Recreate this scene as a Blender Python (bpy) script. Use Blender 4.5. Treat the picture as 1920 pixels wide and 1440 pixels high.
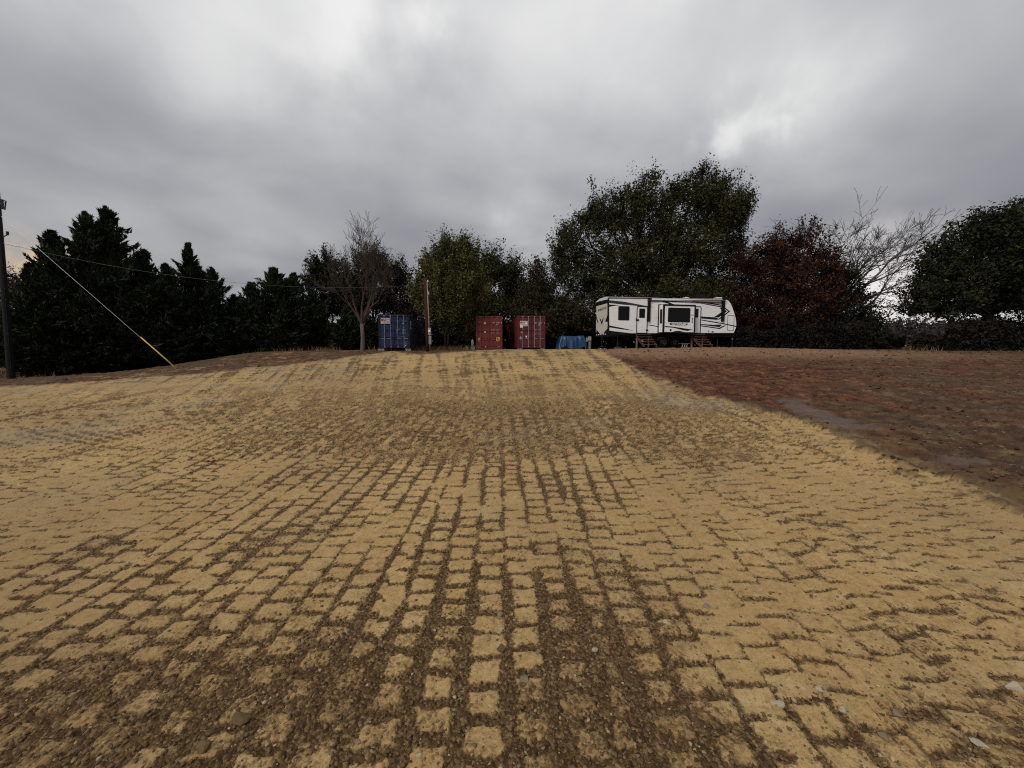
import bpy, bmesh, math, random
import numpy as np
from mathutils import Vector

R = math.radians
scene = bpy.context.scene
for o in list(bpy.data.objects):
    bpy.data.objects.remove(o)
col = scene.collection

# ------------------------------------------------------------------ camera
EYE = 1.6
FPX = 721.0                         # focal length in photo pixels (1920 wide)
HORIZON = 662.0
PITCH = math.atan((720 - HORIZON) / FPX)
cam_d = bpy.data.cameras.new('camera')
cam_d.sensor_width = 36.0
cam_d.lens = 36.0 * FPX / 1920.0
cam_d.clip_start = 0.05
cam_d.clip_end = 5000
cam = bpy.data.objects.new('camera', cam_d)
cam.location = (0, 0, EYE)
cam.rotation_euler = (math.pi / 2 - PITCH, 0, 0)
col.objects.link(cam)
scene.camera = cam
CP, SP = math.cos(PITCH), math.sin(PITCH)


def ray(px, py):
    u = (px - 960) / FPX
    v = (720 - py) / FPX
    return Vector((u, CP + v * SP, -SP + v * CP))


def P(px, py, Y):
    d = ray(px, py)
    return Vector((0, 0, EYE)) + d * (Y / d.y)


# ------------------------------------------------------------------ world
SUN_EL, SUN_AZ = R(40), R(220)       # azimuth clockwise from +Y
world = bpy.data.worlds.new('World')
scene.world = world
world.use_nodes = True
wt = world.node_tree
wt.nodes.clear()


def N(t, kind, **kw):
    n = t.nodes.new(kind)
    for k, v in kw.items():
        if k.startswith('i_'):
            key = k[2:]
            n.inputs[int(key) if key.isdigit() else key].default_value = v
        else:
            setattr(n, k, v)
    return n


def math_n(t, op, a, b=None, clamp=False):
    n = t.nodes.new('ShaderNodeMath')
    n.operation = op
    n.use_clamp = clamp
    for i, x in enumerate((a, b)):
        if x is None:
            continue
        if isinstance(x, (int, float)):
            n.inputs[i].default_value = x
        else:
            t.links.new(x, n.inputs[i])
    return n.outputs[0]


def ramp_n(t, src, stops, interp='LINEAR'):
    n = t.nodes.new('ShaderNodeValToRGB')
    n.color_ramp.interpolation = interp
    els = n.color_ramp.elements
    while len(els) > 1:
        els.remove(els[-1])
    for i, (p, c) in enumerate(stops):
        e = els[0] if i == 0 else els.new(p)
        e.position = p
        e.color = (*c, 1) if len(c) == 3 else c
    t.links.new(src, n.inputs[0])
    return n.outputs[0]


def mix_n(t, fac, a, b, blend='MIX'):
    n = t.nodes.new('ShaderNodeMix')
    n.data_type = 'RGBA'
    n.blend_type = blend
    n.clamp_factor = True
    for sock, x in ((n.inputs[0], fac), (n.inputs[6], a), (n.inputs[7], b)):
        if isinstance(x, (int, float)):
            sock.default_value = x
        elif isinstance(x, (tuple, list)):
            sock.default_value = (*x, 1) if len(x) == 3 else x
        else:
            t.links.new(x, sock)
    return n.outputs[2]


tc = N(wt, 'ShaderNodeTexCoord')
nrm = N(wt, 'ShaderNodeVectorMath', operation='NORMALIZE')
wt.links.new(tc.outputs['Generated'], nrm.inputs[0])
D = nrm.outputs[0]
sep = N(wt, 'ShaderNodeSeparateXYZ')
wt.links.new(D, sep.inputs[0])
zc = math_n(wt, 'MAXIMUM', sep.outputs[2], 0.0)
den = math_n(wt, 'ADD', zc, 0.22)
comb = N(wt, 'ShaderNodeCombineXYZ')
wt.links.new(math_n(wt, 'DIVIDE', sep.outputs[0], den), comb.inputs[0])
wt.links.new(math_n(wt, 'DIVIDE', sep.outputs[1], den), comb.inputs[1])


def cloud_noise(scale, detail, dist, loc, sc):
    m = N(wt, 'ShaderNodeMapping')
    m.inputs['Location'].default_value = loc
    m.inputs['Scale'].default_value = sc
    m.inputs['Rotation'].default_value = (0, 0, R(-18))
    wt.links.new(comb.outputs[0], m.inputs[0])
    n = N(wt, 'ShaderNodeTexNoise', i_Scale=scale, i_Detail=detail, i_Distortion=dist, i_Roughness=0.46)
    wt.links.new(m.outputs[0], n.inputs['Vector'])
    return n.outputs['Fac']


wn = N(wt, 'ShaderNodeTexNoise', i_Scale=4.5, i_Detail=5, i_Roughness=0.55)
wt.links.new(D, wn.inputs['Vector'])
wv_ = N(wt, 'ShaderNodeVectorMath', operation='MULTIPLY_ADD')
wt.links.new(wn.outputs['Color'], wv_.inputs[0])
wv_.inputs[1].default_value = (0.42, 0.42, 0.30)
wv_.inputs[2].default_value = (-0.21, -0.21, -0.15)
wadd = N(wt, 'ShaderNodeVectorMath', operation='ADD')
wt.links.new(D, wadd.inputs[0])
wt.links.new(wv_.outputs[0], wadd.inputs[1])
wnm = N(wt, 'ShaderNodeVectorMath', operation='NORMALIZE')
wt.links.new(wadd.outputs[0], wnm.inputs[0])
DW = wnm.outputs[0]


def blob(px, py, sig):
    """soft thinner spot in the cloud deck: gaussian of the angle, 1 at the centre"""
    d = ray(px, py).normalized()
    vm = N(wt, 'ShaderNodeVectorMath', operation='DOT_PRODUCT')
    wt.links.new(DW, vm.inputs[0])
    vm.inputs[1].default_value = d
    k = 1.0 / R(sig) ** 2
    return math_n(wt, 'EXPONENT', math_n(wt, 'MULTIPLY', math_n(wt, 'SUBTRACT', vm.outputs['Value'], 1.0), k))


n1 = cloud_noise(0.55, 3, 0.3, (3.1, 1.7, 0), (1, 1.25, 1))
n2 = cloud_noise(1.5, 6, 0.2, (0.4, 5.2, 0), (1, 1.0, 1))
lum = math_n(wt, 'ADD', math_n(wt, 'MULTIPLY', n1, 0.30), math_n(wt, 'MULTIPLY', n2, 0.24))
b = math_n(wt, 'MULTIPLY', blob(880, -60, 15), 0.085)
for px, py, sg, k in ((815, 92, 2.6, 0.08), (340, -10, 7, 0.09), (640, 70, 4.0, 0.09), (1160, 40, 6, 0.04), (1370, 270, 2.0, 0.15), (1450, 232, 5.0, 0.07),
                      (985, 470, 4.5, 0.11), (1655, 585, 3.6, 0.26), (250, 420, 9, 0.03), (1040, 590, 4, 0.05)):
    b = math_n(wt, 'ADD', b, math_n(wt, 'MULTIPLY', blob(px, py, sg), k))
# broken edges for the thin spots
b = math_n(wt, 'MULTIPLY', b, math_n(wt, 'ADD', math_n(wt, 'MULTIPLY', n2, 2.0), 0.0, True))
lum = math_n(wt, 'ADD', lum, b)
cloud = ramp_n(wt, lum, [(0.15, (0.235, 0.236, 0.262)), (0.24, (0.318, 0.322, 0.350)), (0.32, (0.435, 0.438, 0.458)),
                         (0.43, (0.72, 0.72, 0.715)), (0.58, (1.0, 0.995, 0.98))], 'B_SPLINE')
# overcast deck brightens toward the zenith
grad = math_n(wt, 'ADD', math_n(wt, 'MULTIPLY', zc, 0.74), 0.73)
gcol = N(wt, 'ShaderNodeVectorMath', operation='SCALE')
wt.links.new(cloud, gcol.inputs[0])
wt.links.new(grad, gcol.inputs['Scale'])
# last evening light under the cloud base, low on the left and right horizon
warm = blob(48, 514, 1.5)
sky_c = mix_n(wt, math_n(wt, 'MULTIPLY', warm, 0.9), gcol.outputs[0], (1.15, 0.78, 0.34))
pink = blob(1660, 600, 4.0)
sky_c = mix_n(wt, math_n(wt, 'MULTIPLY', pink, 0.6), sky_c, (1.0, 0.90, 0.88))
skyt = N(wt, 'ShaderNodeTexSky', sky_type='NISHITA')
skyt.sun_disc = False
skyt.sun_elevation = SUN_EL
skyt.sun_rotation = SUN_AZ
nis = N(wt, 'ShaderNodeVectorMath', operation='SCALE')
wt.links.new(skyt.outputs[0], nis.inputs[0])
nis.inputs['Scale'].default_value = 0.7
bg_sky = N(wt, 'ShaderNodeBackground', i_Strength=0.10)
wt.links.new(nis.outputs[0], bg_sky.inputs[0])
bg_cl = N(wt, 'ShaderNodeBackground', i_Strength=0.87)
wt.links.new(sky_c, bg_cl.inputs[0])
mixw = N(wt, 'ShaderNodeMixShader')
mixw.inputs[0].default_value = 0.95
wt.links.new(bg_sky.outputs[0], mixw.inputs[1])
wt.links.new(bg_cl.outputs[0], mixw.inputs[2])
wo = N(wt, 'ShaderNodeOutputWorld')
wt.links.new(mixw.outputs[0], wo.inputs[0])

sun_d = bpy.data.lights.new('sun', 'SUN')
sun_d.energy = 1.5
sun_d.angle = R(14)
sun_d.color = (1.0, 0.95, 0.87)
sun = bpy.data.objects.new('sun', sun_d)
sdir = Vector((math.sin(SUN_AZ) * math.cos(SUN_EL), math.cos(SUN_AZ) * math.cos(SUN_EL), math.sin(SUN_EL)))
sun.rotation_euler = sdir.to_track_quat('Z', 'Y').to_euler()
sun.location = (0, 0, 40)
col.objects.link(sun)

scene.view_settings.view_transform = 'Standard'
scene.view_settings.look = 'None'
scene.view_settings.exposure = 0.2
scene.view_settings.gamma = 1.0
scene.view_settings.use_curve_mapping = False
scene.render.engine = 'CYCLES'
scene.cycles.use_denoising = False
scene.cycles.filter_width = 1.1
scene.cycles.max_bounces = 5
scene.cycles.diffuse_bounces = 3
scene.cycles.glossy_bounces = 2
scene.cycles.transparent_max_bounces = 4

# ------------------------------------------------------------------ helpers
rng = np.random.default_rng(7)
random.seed(7)


def tag(o, label=None, cat=None, group=None, kind=None):
    if label: o['label'] = label
    if cat: o['category'] = cat
    if group: o['group'] = group
    if kind: o['kind'] = kind
    return o


def empty(name, loc, rz=0, label=None, cat=None, group=None):
    o = bpy.data.objects.new(name, None)
    o.empty_display_size = 0.3
    o.location = loc
    o.rotation_euler = (0, 0, rz)
    col.objects.link(o)
    return tag(o, label, cat, group)


def link_mesh(name, me, mat, parent=None):
    if mat: me.materials.append(mat)
    o = bpy.data.objects.new(name, me)
    col.objects.link(o)
    if parent: o.parent = parent
    return o


def quick_mesh(name, V, F, smooth=False):
    """V (n,3) array, F (m,k) array of one polygon size"""
    me = bpy.data.meshes.new(name)
    V = np.asarray(V, np.float32)
    F = np.asarray(F, np.int32)
    k = F.shape[1]
    me.vertices.add(len(V))
    me.vertices.foreach_set('co', V.ravel())
    me.loops.add(F.size)
    me.loops.foreach_set('vertex_index', F.ravel())
    me.polygons.add(len(F))
    me.polygons.foreach_set('loop_start', np.arange(0, F.size, k, dtype=np.int32))
    if smooth:
        me.polygons.foreach_set('use_smooth', np.ones(len(F), bool))
    me.update(calc_edges=True)
    return me


class MB:
    def __init__(self):
        self.v, self.f = [], []

    def box(self, x0, x1, y0, y1, z0, z1):
        b = len(self.v)
        self.v += [(x0, y0, z0), (x1, y0, z0), (x1, y1, z0), (x0, y1, z0), (x0, y0, z1), (x1, y0, z1), (x1, y1, z1), (x0, y1, z1)]
        self.f += [tuple(b + i for i in q) for q in ((3, 2, 1, 0), (4, 5, 6, 7), (0, 1, 5, 4), (1, 2, 6, 5), (2, 3, 7, 6), (3, 0, 4, 7))]
        return self

    def prism(self, pts0, pts1):
        """closed solid between two matching loops of 3D points"""
        n, b = len(pts0), len(self.v)
        self.v += [tuple(p) for p in pts0] + [tuple(p) for p in pts1]
        self.f += [tuple(b + i for i in range(n - 1, -1, -1)), tuple(b + n + i for i in range(n))]
        self.f += [(b + i, b + (i + 1) % n, b + n + (i + 1) % n, b + n + i) for i in range(n)]
        return self

    def tube(self, pts, radii, n=8, caps=True):
        pts = [Vector(p) for p in pts]
        if isinstance(radii, (int, float)): radii = [radii] * len(pts)
        b = len(self.v)
        for i, p in enumerate(pts):
            t = (pts[min(i + 1, len(pts) - 1)] - pts[max(i - 1, 0)])
            t = t.normalized() if t.length > 1e-9 else Vector((0, 0, 1))
            a = t.cross(Vector((0, 1, 0)) if abs(t.z) > 0.8 else Vector((0, 0, 1))).normalized()
            c = t.cross(a)
            for k in range(n):
                w = 2 * math.pi * k / n
                self.v.append(tuple(p + (a * math.cos(w) + c * math.sin(w)) * radii[i]))
        for i in range(len(pts) - 1):
            for k in range(n):
                q = (k + 1) % n
                self.f.append((b + i * n + k, b + i * n + q, b + (i + 1) * n + q, b + (i + 1) * n + k))
        if caps:
            self.f.append(tuple(b + k for k in range(n - 1, -1, -1)))
            e = b + (len(pts) - 1) * n
            self.f.append(tuple(e + k for k in range(n)))
        return self

    def grid(self, rows):
        b, n = len(self.v), len(rows[0])
        for r in rows: self.v += [tuple(p) for p in r]
        for i in range(len(rows) - 1):
            for k in range(n - 1):
                self.f.append((b + i * n + k, b + i * n + k + 1, b + (i + 1) * n + k + 1, b + (i + 1) * n + k))
        return self

    def build(self, name, mat, parent=None, smooth=False, bevel=0):
        me = bpy.data.meshes.new(name)
        me.from_pydata(self.v, [], self.f)
        bm = bmesh.new()
        bm.from_mesh(me)
        bmesh.ops.recalc_face_normals(bm, faces=bm.faces)
        bm.to_mesh(me)
        bm.free()
        if smooth:
            me.polygons.foreach_set('use_smooth', np.ones(len(me.polygons), bool))
        o = link_mesh(name, me, mat, parent)
        if bevel:
            m = o.modifiers.new('bevel', 'BEVEL')
            m.width = bevel
            m.segments = 2
            m.limit_method = 'ANGLE'
        return o


# ---------------------------------------------------------------- noise
_perm = np.random.default_rng(3).permutation(256)
_perm = np.concatenate([_perm, _perm])
_ga = np.random.default_rng(5).uniform(0, 2 * np.pi, 256)
_gx, _gy = np.cos(_ga), np.sin(_ga)


def pn(x, y, seed=0):
    x = x + seed * 37.13
    y = y - seed * 17.71
    xi, yi = np.floor(x).astype(int), np.floor(y).astype(int)
    xf, yf = x - xi, y - yi
    u, v = xf * xf * xf * (xf * (xf * 6 - 15) + 10), yf * yf * yf * (yf * (yf * 6 - 15) + 10)
    xi &= 255
    yi &= 255

    def g(ix, iy, dx, dy):
        h = _perm[_perm[ix & 255] + (iy & 255)]
        return _gx[h] * dx + _gy[h] * dy
    a = g(xi, yi, xf, yf)
    b_ = g(xi + 1, yi, xf - 1, yf)
    c = g(xi, yi + 1, xf, yf - 1)
    d = g(xi + 1, yi + 1, xf - 1, yf - 1)
    return ((a + u * (b_ - a)) + v * ((c + u * (d - c)) - (a + u * (b_ - a)))) * 1.5


def fbm(x, y, oct=4, seed=0, gain=0.5):
    s, a, t = 0, 1.0, 0
    for i in range(oct):
        s = s + a * pn(x * 2 ** i, y * 2 ** i, seed + i)
        t += a
        a *= gain
    return s / t


def sstep(a, b_, x):
    t = np.clip((x - a) / (b_ - a), 0, 1)
    return t * t * (3 - 2 * t)


# ------------------------------------------------------------------ terrain shape
def softplus(t, w):
    return w * np.logaddexp(0, t / w)


def base_h(x, y):
    x = np.asarray(x, float)
    y = np.asarray(y, float)
    prof = 0.0765 * (softplus(y - 3.4, 1.6) - softplus(y - 28.8, 2.2)) - 0.0765 * 0.18
    fac = 1 - 0.94 * sstep(-7.0, -31.0, x) * (1 - 0.85 * sstep(21.5, 32.0, y) * sstep(-29.0, -19.0, x))
    fac = np.where(x < 0, fac, 1.0)
    h = prof * fac
    h = h + 0.24 * np.exp(-((x - 15.5) / 7.5) ** 2 - ((y - 29) / 4.5) ** 2)
    h = h - 0.10 * np.exp(-((x + 7.5) / 3.0) ** 2 - ((y - 29) / 5.0) ** 2)
    h = h + 0.04 * fbm(x * 0.22, y * 0.22, 2, 11)
    return h


def gz(x, y):
    return float(base_h(np.array([x]), np.array([y]))[0])


def hit(px, py, ymax=31.0):
    d = ray(px, py)
    Y = np.concatenate([np.linspace(0.6, 6, 400), np.linspace(6, ymax, 800)])
    t = Y / d.y
    x, z = d.x * t, EYE + d.z * t
    under = np.nonzero(z <= base_h(x, Y))[0]
    i = under[0] if len(under) else len(Y) - 1
    return float(x[i]), float(Y[i])


def poly_sd(pts, x, y):
    """signed distance, positive inside"""
    pts = np.asarray(pts, float)
    dmin = np.full(x.shape, 1e9)
    inside = np.zeros(x.shape, bool)
    n = len(pts)
    for i in range(n):
        ax, ay = pts[i]
        bx, by = pts[(i + 1) % n]
        ex, ey = bx - ax, by - ay
        t = np.clip(((x - ax) * ex + (y - ay) * ey) / (ex * ex + ey * ey + 1e-12), 0, 1)
        dmin = np.minimum(dmin, (x - ax - t * ex) ** 2 + (y - ay - t * ey) ** 2)
        cr = ((ay > y) != (by > y)) & (x < ex * (y - ay) / (by - ay + 1e-12) + ax)
        inside ^= cr
    d = np.sqrt(dmin)
    return np.where(inside, d, -d)


# ------------------------------------------------------------------ materials
def new_mat(name):
    m = bpy.data.materials.new(name)
    m.use_nodes = True
    t = m.node_tree
    return m, t, t.nodes['Principled BSDF']


def plain(name, c, rough=0.6, metal=0.0, var=0.15, scale=6.0, bump=0.0, bscale=40.0, dirt=None, coat=0.0):
    m, t, bs = new_mat(name)
    tcn = N(t, 'ShaderNodeTexCoord')
    nz = N(t, 'ShaderNodeTexNoise', i_Scale=scale, i_Detail=5, i_Roughness=0.6)
    t.links.new(tcn.outputs['Object'], nz.inputs['Vector'])
    lo = tuple(x * (1 - var) for x in c)
    hi = tuple(min(1, x * (1 + var)) for x in c)
    cc = ramp_n(t, nz.outputs['Fac'], [(0.3, lo), (0.7, hi)])
    if dirt:
        n2_ = N(t, 'ShaderNodeTexNoise', i_Scale=2.3, i_Detail=8, i_Roughness=0.7)
        t.links.new(tcn.outputs['Object'], n2_.inputs['Vector'])
        f = ramp_n(t, n2_.outputs['Fac'], [(0.48, (0, 0, 0)), (0.72, (dirt[1],) * 3)])
        cc = mix_n(t, f, cc, dirt[0])
    t.links.new(cc, bs.inputs['Base Color'])
    bs.inputs['Roughness'].default_value = rough
    bs.inputs['Metallic'].default_value = metal
    if coat: bs.inputs['Coat Weight'].default_value = coat
    if bump:
        bn = N(t, 'ShaderNodeTexNoise', i_Scale=bscale, i_Detail=4)
        t.links.new(tcn.outputs['Object'], bn.inputs['Vector'])
        bp = N(t, 'ShaderNodeBump', i_Strength=bump, i_Distance=0.02)
        t.links.new(bn.outputs['Fac'], bp.inputs['Height'])
        t.links.new(bp.outputs[0], bs.inputs['Normal'])
    if rough >= 0.55: bs.inputs['Specular IOR Level'].default_value = 0.2
    return m


def leaf_mat(name, c1, c2, scale=0.5):
    m, t, bs = new_mat(name)
    g = N(t, 'ShaderNodeNewGeometry')
    nz = N(t, 'ShaderNodeTexNoise', i_Scale=scale, i_Detail=3)
    t.links.new(g.outputs['Position'], nz.inputs['Vector'])
    c = ramp_n(t, nz.outputs['Fac'], [(0.40, c1), (0.60, c2)])
    v = ramp_n(t, g.outputs['Random Per Island'], [(0, (0.45,) * 3), (0.8, (1.1,) * 3), (1, (1.6,) * 3)])
    c = mix_n(t, 1.0, c, v, 'MULTIPLY')
    t.links.new(c, bs.inputs['Base Color'])
    bs.inputs['Roughness'].default_value = 0.75
    bs.inputs['Specular IOR Level'].default_value = 0.2
    return m


def ground_mat():
    m, t, bs = new_mat('graded_soil')
    tcn = N(t, 'ShaderNodeTexCoord')

    def attr(n):
        a = N(t, 'ShaderNodeAttribute', attribute_name=n)
        return a.outputs['Fac']

    def noise(scale, detail=5, rough=0.6, vec=None):
        n = N(t, 'ShaderNodeTexNoise', i_Scale=scale, i_Detail=detail, i_Roughness=rough)
        t.links.new(vec or tcn.outputs['Object'], n.inputs['Vector'])
        return n.outputs['Fac']
    def voro(scale):
        n = N(t, 'ShaderNodeTexVoronoi', i_Scale=scale, i_Randomness=1.0)
        t.links.new(tcn.outputs['Object'], n.inputs['Vector'])
        return n.outputs['Distance'], n.outputs['Color']
    grain = noise(120, 5, 0.8)
    mid = noise(6, 6, 0.65)
    big = noise(0.55, 4)
    v1, vc1 = voro(75)
    v2, vc2 = voro(165)
    cell1 = N(t, 'ShaderNodeSeparateColor')
    t.links.new(vc1, cell1.inputs[0])
    cell2 = N(t, 'ShaderNodeSeparateColor')
    t.links.new(vc2, cell2.inputs[0])
    sand = ramp_n(t, mid, [(0.28, (0.42, 0.272, 0.108)), (0.5, (0.54, 0.370, 0.160)), (0.75, (0.60, 0.430, 0.212))])
    sand = mix_n(t, ramp_n(t, big, [(0.4, (0, 0, 0)), (0.7, (0.5,) * 3)]), sand, (0.43, 0.290, 0.132))
    sand = mix_n(t, 1.0, sand, ramp_n(t, grain, [(0.28, (0.66, 0.63, 0.58)), (0.5, (1, 1, 1)), (0.75, (1.12, 1.11, 1.08))]), 'MULTIPLY')
    sand = mix_n(t, ramp_n(t, noise(2.2, 5, 0.7), [(0.40, (0, 0, 0)), (0.68, (0.75,) * 3)]), sand, (0.47, 0.285, 0.108))
    sand = mix_n(t, 1.0, sand, ramp_n(t, noise(22, 4, 0.7), [(0.3, (0.74, 0.72, 0.68)), (0.6, (1.06, 1.06, 1.05))]), 'MULTIPLY')
    pit = ramp_n(t, cell2.outputs[0], [(0.0, (0.6,) * 3), (0.05, (0.3,) * 3), (0.08, (0, 0, 0))], 'LINEAR')
    sand = mix_n(t, pit, sand, (0.13, 0.083, 0.038))
    chip = ramp_n(t, cell2.outputs[1], [(0.95, (0, 0, 0)), (0.98, (0.45,) * 3)])
    sand = mix_n(t, chip, sand, (0.60, 0.50, 0.34))
    crumb = ramp_n(t, cell1.outputs[0], [(0.0, (0.036, 0.018, 0.007)), (0.35, (0.092, 0.049, 0.018)), (0.7, (0.160, 0.092, 0.037)), (0.9, (0.28, 0.18, 0.082)), (1.0, (0.40, 0.295, 0.165))])
    crumb = mix_n(t, ramp_n(t, noise(28, 5, 0.7), [(0.35, (0, 0, 0)), (0.65, (0.7,) * 3)]), crumb, (0.135, 0.076, 0.031))
    dk = attr('dark')
    # crumbs end in single grains rather than in a soft blend
    dkx = math_n(t, 'ADD', dk, math_n(t, 'MULTIPLY', math_n(t, 'SUBTRACT', cell1.outputs[1], 0.5), 0.60))
    dkf = ramp_n(t, dkx, [(0.22, (0, 0, 0)), (0.78, (1, 1, 1))])
    sand = mix_n(t, ramp_n(t, noise(0.23, 3), [(0.42, (0, 0, 0)), (0.62, (0.55,) * 3)]), sand, (0.30, 0.195, 0.088))
    c = mix_n(t, dkf, sand, crumb)
    grey = ramp_n(t, mid, [(0.35, (0.20, 0.175, 0.125)), (0.7, (0.36, 0.31, 0.22))])
    c = mix_n(t, attr('grey'), c, grey)
    red = ramp_n(t, noise(2.6, 7, 0.68), [(0.32, (0.030, 0.011, 0.006)), (0.46, (0.074, 0.025, 0.010)), (0.58, (0.155, 0.060, 0.025)), (0.72, (0.30, 0.155, 0.080))])
    brown = ramp_n(t, noise(3.4, 7, 0.68), [(0.34, (0.022, 0.014, 0.007)), (0.48, (0.064, 0.043, 0.022)), (0.58, (0.125, 0.088, 0.046)), (0.70, (0.27, 0.20, 0.115))])
    pink = ramp_n(t, noise(5, 7, 0.7), [(0.3, (0.13, 0.066, 0.036)), (0.55, (0.26, 0.155, 0.088)), (0.8, (0.37, 0.25, 0.155))])
    soil = mix_n(t, attr('brown'), red, brown)
    soil = mix_n(t, attr('pink'), soil, pink)
    c = mix_n(t, attr('soil'), c, soil)
    litter = ramp_n(t, noise(9, 6, 0.7), [(0.3, (0.04, 0.024, 0.012)), (0.6, (0.11, 0.07, 0.036)), (0.8, (0.22, 0.16, 0.085))])
    c = mix_n(t, attr('litter'), c, litter)
    wet = attr('wet')
    c = mix_n(t, math_n(t, 'MULTIPLY', wet, 0.85), c, (0.125, 0.088, 0.068))
    t.links.new(c, bs.inputs['Base Color'])
    rr = N(t, 'ShaderNodeMapRange')
    t.links.new(wet, rr.inputs[0])
    rr.inputs[3].default_value = 0.93
    rr.inputs[4].default_value = 0.34
    t.links.new(rr.outputs[0], bs.inputs['Roughness'])
    bs.inputs['Specular IOR Level'].default_value = 0.25
    dome = math_n(t, 'MULTIPLY', math_n(t, 'SUBTRACT', 1.0, v1), dkf)
    hgt = math_n(t, 'ADD', math_n(t, 'ADD', math_n(t, 'MULTIPLY', grain, 0.30), math_n(t, 'MULTIPLY', noise(30, 6, 0.75), 0.6)), math_n(t, 'MULTIPLY', dome, 0.9))
    bstr = math_n(t, 'MULTIPLY', math_n(t, 'SUBTRACT', 1.0, wet), math_n(t, 'ADD', math_n(t, 'MULTIPLY', dk, 0.45), 0.55), True)
    bp = N(t, 'ShaderNodeBump', i_Distance=0.020)
    t.links.new(bstr, bp.inputs['Strength'])
    t.links.new(hgt, bp.inputs['Height'])
    t.links.new(bp.outputs[0], bs.inputs['Normal'])
    return m


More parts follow.
